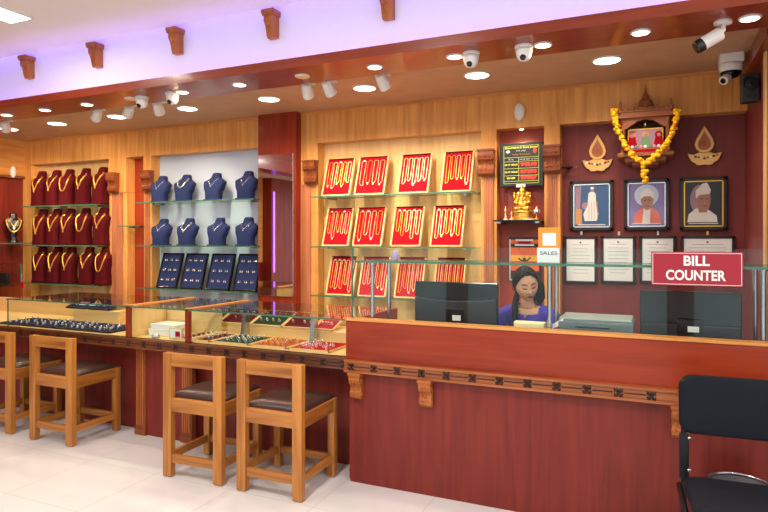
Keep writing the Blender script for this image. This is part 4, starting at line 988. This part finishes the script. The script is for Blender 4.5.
# ================================================================= PICTURES ON THE MAROON WALL
def picture(u0, u1, v0, v1, lb, kind):
    Y = 5.04; x0, zt = atY(u0, v0, Y); x1, zb = atY(u1, v1, Y); zt2 = atY(u1, v0, Y)[1]; w = x1-x0; h = (zt-zb)
    r = empty('framed_portrait', ((x0+x1)/2, Y, zb), lb, 'picture', group='framed portraits on the maroon wall')
    f = .026
    b = MB(); b.box(-w/2, w/2, .012, .038, 0, h, 'photo_frame_dark')
    for (a, c_, d, g) in ((-w/2, -w/2+f, 0, h), (w/2-f, w/2, 0, h), (-w/2, w/2, 0, f), (-w/2, w/2, h-f, h)): b.box(a, c_, -.006, .012, d, g, 'photo_frame_dark')
    b.build('frame', r, bevel=.004)
    b = MB(); g0, g1 = f-.002, f+.008; m = 'silver' if kind < 2 else 'gold'
    for (a, c_, d, g) in ((-w/2+g0, -w/2+g1, g0, h-g0), (w/2-g1, w/2-g0, g0, h-g0), (-w/2+g0, w/2-g0, g0, g1), (-w/2+g0, w/2-g0, h-g1, h-g0)): b.box(a, c_, -.001, .012, d, g, m)
    b.build('inner_bevel', r)
    b = MB(); iw, ih = w-2*g1, h-2*g1; bg = ('photo_blue', 'photo_sky', 'photo_dark')[kind]
    b.box(-iw/2, iw/2, .009, .012, g1, h-g1, bg)
    def ell(cx, cz, rx, rz, m, y=.008, n=24, a0=0, a1=2*PI):
        pts = [(cx*iw+rx*iw*math.cos(a0+(a1-a0)*i/n), g1+cz*ih+rz*ih*math.sin(a0+(a1-a0)*i/n)) for i in range(n)]; b.prism(pts, y-.0006, .0095, m, 'Y')
    def poly(p, m, y=.008): b.prism([(q[0]*iw, g1+q[1]*ih) for q in p], y-.0006, .0095, m, 'Y')
    if kind == 0:
        poly([(-.48, .3), (-.34, .32), (-.3, .98), (-.48, .98)], 'photo_curtain'); poly([(-.48, .05), (-.28, .05), (-.28, .42), (-.48, .42)], 'photo_tan', .0076)
        ell(-.19, .50, .09, .09, 'photo_curtain', .0076)
        poly([(-.09, .80), (-.02, .84), (.06, .84), (.12, .78), (.13, .5), (.2, .3), (.14, .13), (-.2, .13), (-.24, .3), (-.12, .5)], 'photo_white', .0074)
        ell(.02, .885, .05, .055, 'photo_skin', .007); ell(.02, .925, .055, .03, 'photo_white', .0066); poly([(.13, .6), (.17, .6), (.19, .13), (.175, .13)], 'photo_tan', .0066)
        for xx in (-.08, .0, .07): poly([(xx, .16), (xx+.01, .16), (xx+.01, .6), (xx, .6)], 'photo_curtain', .0068)
        poly([(-.4, .03), (.4, .03), (.4, .05), (-.4, .05)], 'photo_white', .0076)
    elif kind == 1:
        ell(0, .72, .34, .26, 'photo_pink' if 0 else 'back_white', .0084)
        poly([(-.36, .05), (.42, .05), (.34, .32), (.16, .42), (-.14, .42), (-.32, .3)], 'photo_coral', .0078); poly([(-.12, .05), (.1, .05), (.12, .42), (-.08, .42)], 'photo_white', .0074)
        ell(.02, .56, .155, .185, 'photo_skin', .007); ell(-.13, .6, .03, .07, 'photo_skin', .0072); ell(.17, .6, .03, .07, 'photo_skin', .0072)
        poly([(-.17, .64), (-.15, .8), (-.04, .88), (.1, .88), (.2, .78), (.21, .64), (.1, .7), (-.06, .7)], 'photo_white', .0064)
        for s in (-.04, .08): poly([(s-.035, .60), (s+.035, .60), (s+.035, .615), (s-.035, .615)], 'eyedark', .0064)
        poly([(-.04, .46), (.08, .46), (.08, .475), (-.04, .475)], 'eyedark', .0064); poly([(.01, .5), (.035, .5), (.03, .58), (.015, .58)], 'photo_coral', .0064)
        poly([(-.4, .04), (.4, .04), (.4, .06), (-.4, .06)], 'photo_white', .0064)
    else:
        ell(-.08, .6, .28, .34, 'photo_green' if 0 else 'photo_curtain', .0086)
        poly([(-.44, .08), (.38, .08), (.36, .22), (.14, .36), (-.2, .4), (-.4, .26)], 'photo_white', .0078)
        poly([(-.12, .3), (.1, .3), (.12, .45), (-.14, .45)], 'photo_skin', .0074); ell(.0, .56, .185, .21, 'photo_skin', .007)
        poly([(-.2, .62), (-.21, .8), (-.02, .96), (.1, .98), (.2, .82), (.18, .72), (-.1, .70)], 'photo_white', .0064)
        for s in (-.05, .1): poly([(s-.04, .6), (s+.04, .6), (s+.04, .618), (s-.04, .618)], 'eyedark', .0064)
        poly([(-.03, .44), (.1, .44), (.1, .455), (-.03, .455)], 'lips', .0064); poly([(.02, .48), (.055, .48), (.045, .58), (.03, .58)], 'photo_coral', .0064)
        poly([(-.4, .04), (.4, .04), (.4, .06), (-.4, .06)], 'photo_white', .0064)
    b.build('photograph', r)
picture(570, 613.5, 181.5, 230.5, 'framed portrait of a standing person in white on blue', 0)
picture(624, 669.5, 180, 230, 'framed portrait of a person in a white turban and coral jacket', 1)
picture(680, 727.5, 178, 230, 'framed portrait of a person in a white cap on dark ground', 2)
for k, (u0, u1, v0, v1, lb) in enumerate(((564, 597, 236.5, 284, 'framed certificate nearest the SALES card'), (601, 635.5, 236, 284, 'framed certificate under the gap between two portraits'), (639.5, 676, 236, 284, 'framed certificate half hidden by the BILL COUNTER sign edge'), (681, 735, 236, 284, 'wide framed certificate behind the BILL COUNTER sign'))):
    Y = 5.05; x0, zt = atY(u0, v0, Y); x1, zb = atY(u1, v1, Y); w, h = x1-x0, zt-zb
    r = empty('framed_certificate', ((x0+x1)/2, Y, zb), lb, 'certificate', group='framed certificates in a row')
    f = .02; b = MB(); b.box(-w/2, w/2, .01, .028, 0, h, 'photo_frame_dark')
    for (a, c_, d, g) in ((-w/2, -w/2+f, 0, h), (w/2-f, w/2, 0, h), (-w/2, w/2, 0, f), (-w/2, w/2, h-f, h)): b.box(a, c_, 0, .01, d, g, 'photo_frame_dark')
    b.build('frame', r, bevel=.003)
    b = MB(); b.box(-w/2+f, w/2-f, .006, .01, f, h-f, 'white_paper')
    for i in range(9): 
        ww = (w/2-f-.03)*random.uniform(.7, 1); z = h*.82-h*.075*i; b.box(-ww, ww, .0052, .006, z, z+.0022, 'grey_box')
    b.ball((0, .006, h*.87), .008, 'grey_box', 6, sc=(1, .1, 1)); b.build('document', r)
for k, (u, v) in enumerate(((581.5, 233), (619, 233.3), (658, 233), (707.5, 233))):
    x, z = atY(u, v, 5.06); b = MB(); b.box(-.007, .007, -.012, .02, -.016, .014, 'white_plastic' if k < 3 else 'gold'); b.tube([(0, -.012, -.008), (0, -.022, -.004), (0, -.02, .006)], .003, 'steel', 5)
    tag(b.build('picture_hook', loc=(x, 5.06, z)), 'small wall hook above the %s framed certificate, counting from the SALES card' % order[k], 'hook', 'hooks above the certificates')

# gold diya-shaped ornaments
def diya(u, v, lb):
    x, z = atY(u, v, 5.06); r = empty('lamp_ornament', (x, 5.06, z), lb, 'wall ornament', group='golden lamp-shaped ornaments')
    def fl(s, dz=0): return [(q[0]*s, q[1]*s+dz) for q in [(0, .30), (.022, .26), (.055, .20), (.066, .16), (.056, .125), (.03, .10), (0, .093), (-.03, .10), (-.056, .125), (-.066, .16), (-.055, .20), (-.022, .26)]]
    b = MB(); b.prism(fl(1), -.006, .018, 'brass', 'Y'); b.build('flame', r, bevel=.003)
    b = MB(); b.prism(fl(.68, .05), -.009, -.006, 'marigold_red' if 0 else 'shaft', 'Y'); b.ball((0, -.01, .16), .012, 'marigold_red', 8, sc=(1, .3, 1.6)); b.build('inner_flame', r)
    bowl = [(-.115, .095), (-.10, .055), (-.085, .03), (-.06, .018), (-.055, .004), (-.03, .0), (0, .006), (.03, 0), (.055, .004), (.06, .018), (.085, .03), (.10, .055), (.115, .095), (.07, .085), (.03, .10), (0, .09), (-.03, .10), (-.07, .085)]
    b = MB(); b.prism(bowl, -.012, .018, 'brass', 'Y'); b.build('bowl', r, bevel=.003)
    b = MB()
    for t in range(-4, 5): b.ball((t*.02, -.014, .052+abs(t)*.005), .009, ('velvet_red', 'photo_green', 'pearl')[t % 3], 6, sc=(1, .4, 1))
    b.build('coloured_stones', r)
diya(597.5, 171.5, 'golden lamp-shaped wall ornament above the standing portrait'); diya(704.5, 165.5, 'golden lamp-shaped wall ornament above the white cap portrait')
x = XY(568, 5.0); z = atY(568, 167.5, 5.0)[1]; b = MB(); b.tube([(-.07, 0, 0), (.04, 0, 0)], .009, 'dark_metal', 8); b.tube([(.04, 0, 0), (.08, 0, .002)], .006, 'chrome', 8); b.box(-.012, .012, 0, .08, -.006, .006, 'dark_metal')
tag(b.build('metal_clip', loc=(x, 5.0, z)), 'short black and chrome metal rod on the maroon wall beside the carved bracket', 'clip')

# ================================================================= SHRINE AND GARLAND
Y = 4.80; x0, zb = atY(620.5, 158, Y); x1 = XY(671, Y); zt_ = atY(645, 108, Y)[1]; xm = (x0+x1)/2; w = x1-x0
r = empty('wall_shrine', (xm, 4.86, zb), 'carved wooden temple shrine hung on the maroon wall', 'shrine')
def SX(u): return XY(u, Y)-xm
def SZ(v): return atY(645, v, Y)[1]-zb
b = MB()
b.box(-w/2-.02, w/2+.02, -.10, .21, 0, .03, 'shrine_wood'); b.box(-w/2+.03, w/2-.03, -.07, .21, -.035, 0, 'shrine_wood'); b.box(-w/2+.08, w/2-.08, -.05, .21, -.06, -.035, 'shrine_wood'); b.build('base', r, bevel=.005)
for s in (-1, 1):
    b = MB(); prof = [(.02, .03), (.02, .05), (.012, .06), (.016, .10), (.012, .14), (.015, .20), (.011, .24), (.02, .26), (.02, .285)]
    for y in (-.07,): b.lathe(prof, 'shrine_wood', c=(s*(w/2-.02), y, 0), n=12)
    b.build('pillar', r, smooth=False)
    b = MB(); b.box(min(s*(w/2-.035), s*(w/2-.01)), max(s*(w/2-.035), s*(w/2-.01)), -.04, .21, .03, .285, 'shrine_wood'); b.build('side_panel', r)
b = MB(); b.box(-w/2+.01, w/2-.01, .19, .21, .03, .285, 'shrine_wood'); b.build('back_board', r)
arch = [(-w/2+.02, .285), (-w/2+.02, .20), (-w/2+.05, .215), (-.09, .235), (-.05, .262), (0, .27), (.05, .262), (.09, .235), (w/2-.05, .215), (w/2-.02, .20), (w/2-.02, .285)]
b = MB(); b.prism(arch, -.085, -.06, 'shrine_wood', 'Y'); b.build('arch', r)
b = MB(); b.box(-w/2-.03, w/2+.03, -.11, .21, .285, .305, 'shrine_wood'); b.box(-w/2, w/2, -.09, .18, .305, .33, 'shrine_wood'); b.box(-w/2-.01, w/2+.01, -.10, .19, .33, .338, 'shrine_wood')
for i in range(9):
    t = -w/2+.01+(w-.02)*i/8; b.lathe([(.006, .338), (.01, .346), (.004, .362)], 'shrine_wood', c=(t, -.09, 0), n=8)
b.box(-.13, .13, -.06, .15, .338, .358, 'shrine_wood'); b.box(-.08, .08, -.04, .12, .358, .37, 'shrine_wood'); b.build('roof', r)
b = MB(); b.lathe([(.05, .37), (.058, .39), (.045, .43), (.02, .445), (.026, .465), (.012, .48), (.006, .51), (.001, .56)], 'shrine_wood', c=(0, .04, 0), n=18, sy=.9); b.build('dome', r, smooth=False)
for s in (-1, 1): b = MB(); b.lathe([(.014, .338), (.018, .36), (.008, .37), (.01, .39), (.002, .42)], 'shrine_wood', c=(s*w/2, -.08, 0), n=10); b.build('finial', r)
b = MB(); b.box(-w/2+.05, w/2-.05, -.02, -.01, .055, .215, 'gold'); b.box(-w/2+.06, w/2-.06, -.024, -.02, .065, .205, 'photo_curtain')
for i, t in enumerate((-.09, 0, .09)):
    mm = ('velvet_red', 'photo_green', 'velvet_red')[i]
    b.ball((t, -.024, .165), .026, ('photo_coral', 'photo_tan', 'velvet_red')[i], 8, sc=(1, .12, 1)); b.prism([(t-.035, .085), (t+.035, .085), (t+.022, .155), (t-.022, .155)], -.027, -.024, mm, 'Y'); b.ball((t, -.028, .162), .013, 'photo_skin', 8, sc=(1, .2, 1.1))
for i in range(9): b.ball((-.12+i*.03, -.028, .08), .012, ('photo_pink', 'pearl', 'photo_green')[i % 3], 6, sc=(1, .3, 1))
b.build('deity_picture', r)
b = MB(); b.box(-w/2+.06, w/2-.05, -.075, -.06, .03, .055, 'velvet_red'); b.build('red_cloth', r)
b = MB(); b.lathe([(.012, .225), (.01, .24), (.002, .262)], 'chrome', c=(0, -.05, 0), n=12); b.build('bell', r)
# garland
pts = [(613.5, 111, .02), (615, 121, 0), (619, 133, 0), (625, 145, 0), (632, 154, 0), (639, 160, 0), (645, 163, 0), (653, 158.5, 0), (661, 150, 0), (669, 140, 0), (674, 128, 0), (677, 117, 0), (678, 111, .02)]
g3 = [Vector((atY(u, v, 4.72)[0], 4.72+d, atY(u, v, 4.72)[1])) for u, v, d in pts]
b = MB(); random.seed(3)
def strand(g3, step=.017, rad=.019):
    for i in range(len(g3)-1):
        L = (g3[i+1]-g3[i]).length; n = max(1, int(L/step))
        for k in range(n):
            p = g3[i].lerp(g3[i+1], k/n)
            for q in range(3):
                o_ = Vector((random.uniform(-1, 1), random.uniform(-1, 1), random.uniform(-1, 1)))*.012
                b.ball(p+o_, rad*random.uniform(.75, 1.05), 'marigold_red' if i in (3, 9, 10) and random.random() < .25 else 'marigold', 5, sc=(1, 1, .8))
strand(g3)
t0 = g3[6]; strand([t0, t0-Vector((0, 0, .05)), t0-Vector((.0, 0, .145))], rad=.02)
# hooks ends over the roof corners
strand([g3[0], g3[0]+Vector((.02, .06, .012))]); strand([g3[-1], g3[-1]+Vector((-.02, .06, .012))])
tag(b.build('garland', smooth=True), 'yellow marigold garland draped across the wooden shrine', 'garland')

# ================================================================= CAMERAS, SPEAKER, SENSORS, LAMPS
def dome_cam(u, v, lb, grp=None, eye=True):
    x, y = atZ(u, v, 2.70); y = min(max(y, 3.50), 3.70); x = XY(u, y)
    r = empty('dome_camera', (x, y, 2.70), lb, 'security camera', group='white dome cameras on the beam')
    b = MB(); b.lathe([(.055, 0), (.055, -.012), (.048, -.016)], 'white_plastic', n=24); b.build('mount', r)
    b = MB(); b.lathe([(.048, -.016), (.05, -.03), (.042, -.065), (.028, -.085), (.004, -.093)], 'white_plastic', n=24); b.build('housing', r, smooth=True)
    b = MB(); b.lathe([(.018, 0), (.018, .01), (.01, .013)], 'lens', n=16, X=Matrix.Translation((-.0, -.028, -.072)) @ Matrix.Rotation(math.radians(125), 4, 'X')); b.build('lens', r)
for u, v, lb in ((142, 97, 'white dome camera on the beam among the spotlights, nearer the far corner'), (172.5, 93, 'white dome camera on the beam beside a small downlight near the blue busts'), (471, 53, 'white dome camera on the beam above the carved bracket by the rate board'), (524, 46, 'white dome camera on the beam above the white oval sensor')):
    dome_cam(u, v, lb)
# bullet camera
x, y = atZ(724, 25, 2.70); y = 3.62; x = XY(723, y)
r = empty('bullet_camera', (x, y, 2.70), 'white bullet camera with black nose under the beam', 'security camera')
b = MB(); b.lathe([(.045, 0), (.045, -.012), (.02, -.018)], 'white_plastic', n=20); b.build('mount', r)
b = MB(); b.tube([(0, 0, -.015), (.0, 0, -.045), (-.02, -.005, -.065), (-.035, -.01, -.075)], .013, 'white_plastic', 10); b.build('arm', r, smooth=True)
d = Vector((-.85, -.15, -.5)).normalized(); Rm = d.to_track_quat('Z', 'Y').to_matrix().to_4x4(); T = Matrix.Translation((-.02, -.012, -.068)) @ Rm
b = MB(); b.lathe([(.02, -.015), (.034, -.01), (.036, 0), (.036, .09)], 'white_plastic', n=20, X=T); b.build('body', r, smooth=False)
b = MB(); b.lathe([(.036, .09), (.035, .125), (.03, .13)], 'black_plastic', n=20, X=T); b.lathe([(.03, .13), (.014, .131)], 'lens', n=20, X=T); b.build('nose', r, smooth=False)
# twin dome on the wall
x, z = atY(731, 78, 4.6); x = XY(731, 4.55)
r = empty('pan_tilt_camera', (x, 4.55, ZT), 'big white and black dome camera with side lens near the speaker', 'security camera')
b = MB(); b.box(-.085, .085, -.08, .08, -.075, 0, 'white_plastic'); b.build('mount', r, bevel=.008)
b = MB(); b.lathe([(.085, -.075), (.09, -.10), (.082, -.14)], 'white_plastic', n=24); b.build('housing', r, smooth=True)
b = MB(); b.lathe([(.078, -.14), (.07, -.165), (.045, -.185), (.004, -.195)], 'black_gloss', n=24); b.build('dome', r, smooth=True)
r.scale = (.82,)*3
b = MB(); T = Matrix.Translation((-.03, -.03, -.19)) @ Vector((-.5, -.7, -.5)).to_track_quat('Z', 'Y').to_matrix().to_4x4(); b.lathe([(.036, 0), (.036, .06), (.03, .065)], 'white_plastic', n=20, X=T); b.lathe([(.022, .066), (.022, .0675)], 'lens', n=20, X=T); b.build('side_lens', r)
# speaker on the right wall
y0_, z1_ = atX(748.5, 74, XR-.1); xs_ = XR-.06
r = empty('wall_speaker', (XR-.056, 4.36, atY(755, 102, 4.38)[1]), 'black box speaker on the maroon wall beside the booth ceiling', 'speaker')
sw, sh_ = .10, .18
b = MB(); b.box(-sw/2, sw/2, 0, .07, 0, sh_, 'black_plastic'); b.build('cabinet', r, bevel=.006)
b = MB(); T = Matrix.Translation((0, 0, sh_*.62)) @ Matrix.Rotation(PI/2, 4, 'X'); b.lathe([(.046, 0), (.046, .006), (.038, .008), (.034, .003), (.012, -.006+.01), (.004, .008)], 'dark_metal', n=28, X=T); b.build('cone', r, smooth=False)
b = MB(); b.box(-.03, .03, -.003, .002, .03, .045, 'dark_metal'); b.build('port', r)
b = MB(); b.box(sw/2-.01, .055, .03, .06, .08, .12, 'dark_metal'); b.build('wall_mount', r)
# oval sensors
x, z = atY(519.5, 112, YF-.02); b = MB(); b.ball((0, 0, 0), .055, 'white_plastic', 14, sc=(.8, .42, 1.3)); b.box(-.02, .02, 0, .018, -.03, .03, 'white_plastic'); tag(b.build('motion_sensor', smooth=True, loc=(x, YF-.02, z)), 'white oval sensor on the wood fascia above the rate board', 'sensor')
y_, z = atX(13, 172, XL+.05); b = MB(); b.ball((0, 0, 0), .05, 'white_plastic', 14, sc=(.5, .7, 1.4)); b.box(-.02, .0, -.02, .02, -.03, .03, 'white_plastic'); tag(b.build('motion_sensor', smooth=True, loc=(XL+.051, y_, z)), 'white oval sensor on the side wall above the black bust', 'sensor')

WARM = (1, .80, .55); WHT = (1, .92, .80)
def downlight(u, v, Z, rad, lb, grp, on=True, power=0, m='lamp_warm', yfix=None):
    x, y = atZ(u, v, Z)
    if yfix: y = yfix; x = XY(u, y)
    r = empty('downlight', (x, y, Z), lb, 'ceiling light', group=grp)
    b = MB(); b.lathe([(rad+.012, 0), (rad+.012, -.006), (rad+.002, -.010), (rad, -.006)], 'white_plastic', n=28); b.build('bezel', r)
    b = MB(); b.lathe([(rad, -.0062), (rad*.98, -.009)], m if on else 'pale', n=28); b.build('lamp_face', r)
    if power:
        l = light('lamp_glow', 'SPOT', (x, y, Z-.015), power, WARM, rad*.8, spot=math.radians(150), blend=.9); under(l, r)
nm = ['nearest the far corner', 'second from the far corner', 'third from the far corner', 'over the first dome camera, unlit', 'behind the second dome camera', 'next before the unlit recessed disc', 'unlit flat recessed disc', 'above the red chain trays', 'beside the dome camera above the wall bracket', 'between the dome camera and shrine', 'above the wooden shrine', 'above the bullet camera']
for (u, v, on), lb in zip(((6.7, 120, 1), (45, 114, 1), (87, 108, 1), (131, 101, 0), (182.5, 92.7, 1), (239.5, 84.5, 1), (302.6, 75, 0), (374.7, 66, 1), (454.6, 56, 1), (543, 46, 1), (640.6, 36, 1), (750, 23.6, 1)), nm):
    downlight(u, v, 2.70, .042, 'small round beam downlight, '+lb, 'small downlights in the red beam', bool(on), 14 if on else 0, yfix=3.61)
nm = ['nearest the side wall', 'second from the side wall', 'third, above the narrow red niche', 'fourth, above the blue busts', 'fifth, before the mirror pillar', 'sixth, above the red chain trays', 'seventh, before the rate board', 'eighth, above the framed portraits']
for (u, v), lb in zip(((9, 135), (57, 127.5), (117, 119), (187.5, 110), (269, 99.7), (364.6, 87.8), (477, 76), (607, 63.5)), nm):
    downlight(u, v, ZT, .085, 'large round ceiling downlight over the aisle, '+lb, 'large downlights in the tan ceiling', True, 62, m='lamp_white', yfix=4.33)
x = XY(521, 4.98); r = empty('downlight', (x, 5.0, NT), 'tiny recessed lamp in the top of the rate board niche', 'ceiling light')
b = MB(); b.lathe([(.024, 0), (.024, -.006), (.017, -.008)], 'white_plastic', n=16); b.build('bezel', r)
b = MB(); b.lathe([(.017, -.0082), (.016, -.010)], 'lamp_warm', n=16); b.build('lamp_face', r)
l = light('lamp_glow', 'SPOT', (x, 4.93, NT-.02), 9, WARM, .02, spot=math.radians(150), blend=.9); under(l, r)
# adjustable spotlights
def spotlamp(u, v, tgt, lb, power=48):
    y = 3.95; x = XY(u, y); z = ZT
    r = empty('spotlight', (x, y, z), lb, 'spotlight', group='white swivel spotlights over the aisle')
    b = MB(); b.box(-.06, .06, -.05, .05, -.03, 0, 'white_plastic'); b.build('mount_plate', r, bevel=.004)
    b = MB(); b.tube([(0, 0, -.02), (0, 0, -.055)], .008, 'steel', 8); b.build('swivel', r)
    hd = Vector((0, 0, -.065)); d = (Vector(tgt)-(Vector((x, y, z))+hd)).normalized(); T = Matrix.Translation(hd) @ d.to_track_quat('Z', 'Y').to_matrix().to_4x4()
    b = MB(); b.lathe([(.026, -.05), (.038, -.04), (.043, 0), (.046, .07), (.041, .072)], 'white_plastic', n=24, X=T); b.build('lamp_head', r, smooth=False)
    b = MB(); b.lathe([(.040, .066), (.039, .07)], 'lamp_warm', n=20, X=T); b.build('bulb', r)
    l = light('spot_glow', 'SPOT', Vector((x, y, z))+hd+d*.09, power, WARM, .03, spot=math.radians(75), blend=.8); aim(l, tgt); under(l, r)
zc_ = 1.6
spotlamp(5, 0, (XY(35, 4.95), 4.95, 1.7), 'white swivel spotlight nearest the side wall')
spotlamp(97, 0, (XY(60, 4.95), 4.95, 1.7), 'single white swivel spotlight over the maroon busts')
spotlamp(129, 0, (XY(90, 4.95), 4.95, 1.7), 'white swivel spotlight beside the first dome camera')
spotlamp(158, 0, (XY(190, 4.95), 4.95, 1.7), 'white swivel spotlight between the two dome cameras')
spotlamp(307, 0, (XY(335, 4.95), 4.95, 1.7), 'white swivel spotlight under the unlit disc', 60)
spotlamp(328, 0, (XY(390, 4.95), 4.95, 1.7), 'white swivel spotlight next to the one under the unlit disc', 60)
spotlamp(382, 0, (XY(450, 4.95), 4.95, 1.7), 'white swivel spotlight beside the large downlight above the chain trays', 60)

# ================================================================= WHITE CEILING PANELS (the one in view, plus unseen ones added to light the showroom)
def panel(x0, y0, lb, w=.21, d=.6, p=14):
    r = empty('ceiling_lamp', (x0+w/2, y0+d/2, ZW), lb, 'ceiling light', group='rectangular LED panels in the white ceiling')
    b = MB(); b.box(-w/2-.012, w/2+.012, -d/2-.012, d/2+.012, -.01, 0, 'white_plastic'); b.build('bezel', r)
    b = MB(); b.box(-w/2, w/2, -d/2, d/2, -.0115, -.01, 'lamp_white'); b.build('diffuser', r)
    l = light('panel_glow', 'AREA', (x0+w/2, y0+d/2, ZW-.014), p, (1, .95, .88), w, sizey=d); under(l, r)
px_, py_ = atZ(11, 21.7, ZW); panel(px_, py_-.6, 'rectangular LED panel in the white ceiling, the one above the far stools')
for i, (x, y) in enumerate(((-1.8, 1.2), (1.2, 1.2), (-4.4, -.4), (-1.4, -1.6), (1.8, -1.2))):
    panel(x, y, 'added rectangular LED panel in the white ceiling, out of view over the showroom', p=48)
for o in list(bpy.data.objects):
    if o.type == 'MESH' and o.name.startswith('led_strip'): pass
# violet LED glow, lying where the strips lie
for (y, z, rx, p) in ((3.46, 2.73, math.radians(198), 8), (3.43, 3.19, math.radians(250), 2)):
    l = light('violet_glow', 'AREA', (-1.5, y, z), p*1.6, (.36, .2, 1), 11, rot=(rx, 0, 0), sizey=.02)

# ================================================================= WORLD + CAMERA
w = bpy.data.worlds.new('world'); SC.world = w; w.use_nodes = True
w.node_tree.nodes['Background'].inputs[0].default_value = (.86, .93, 1, 1); w.node_tree.nodes['Background'].inputs[1].default_value = 1.35
cam = bpy.data.cameras.new('camera'); co = bpy.data.objects.new('camera', cam); COL.objects.link(co)
co.location = (0, 0, H); co.rotation_euler = (PI/2, 0, YAW); cam.sensor_width = 36; cam.lens = F/768*36; cam.shift_y = (HY-256)/768; cam.clip_start = .05
SC.camera = co
SC.view_settings.view_transform = 'Standard'; SC.view_settings.look = 'None'; SC.view_settings.gamma = 1; SC.view_settings.exposure = 0
SC.cycles.max_bounces = 8; SC.cycles.transparent_max_bounces = 16; SC.cycles.sample_clamp_indirect = 6; SC.cycles.caustics_reflective = False; SC.cycles.caustics_refractive = False
try: SC.cycles.use_denoising = True
except Exception: pass
# ================================================================= sub-parts go one level deeper
SUB = {'rear_post': ['foot_glide'], 'connector_panel': ['sticker'], 'display_face': ['grid_lines', 'digit_window', 'lettering', 'digits', 'emblem'], 'sign_board': ['border_line', 'lettering'],
       'back_bracket': ['bolt'], 'roof': ['dome', 'finial'], 'frame': ['inner_bevel'], 'white_card': ['lettering'], 'orange_card': ['white_square'], 'print': ['silhouette', 'title_lines'], 'flame': ['inner_flame'],
       'bezel': ['lamp_face', 'diffuser'], 'lamp_head': ['bulb'], 'housing': ['lens', 'paper_slot'], 'seat_cushion': [], 'cabinet': ['cone', 'port'] , 'arch': ['bell'], 'screen': []}
def st(o): return o.name.split('.')[0]
for r in [o for o in bpy.data.objects if o.parent is None and o.type == 'EMPTY']:
    kids = list(r.children)
    for p in kids:
        for c in kids:
            if c is not p and c.type == 'MESH' and p.type == 'MESH' and st(c) in SUB.get(st(p), []) and c.parent is r:
                if st(c) in ('foot_glide', 'bolt'):     # belongs to the post or bracket nearest to it
                    mid = lambda o: sum((v.co for v in o.data.vertices), Vector())/len(o.data.vertices)
                    best = min([k for k in kids if st(k) in (st(p), 'front_leg' if st(c) == 'foot_glide' else st(p))], key=lambda k: (mid(k)-mid(c)).xy.length); 
                    c.parent = best
                else: c.parent = p
                c.matrix_parent_inverse = Matrix.Identity(4)
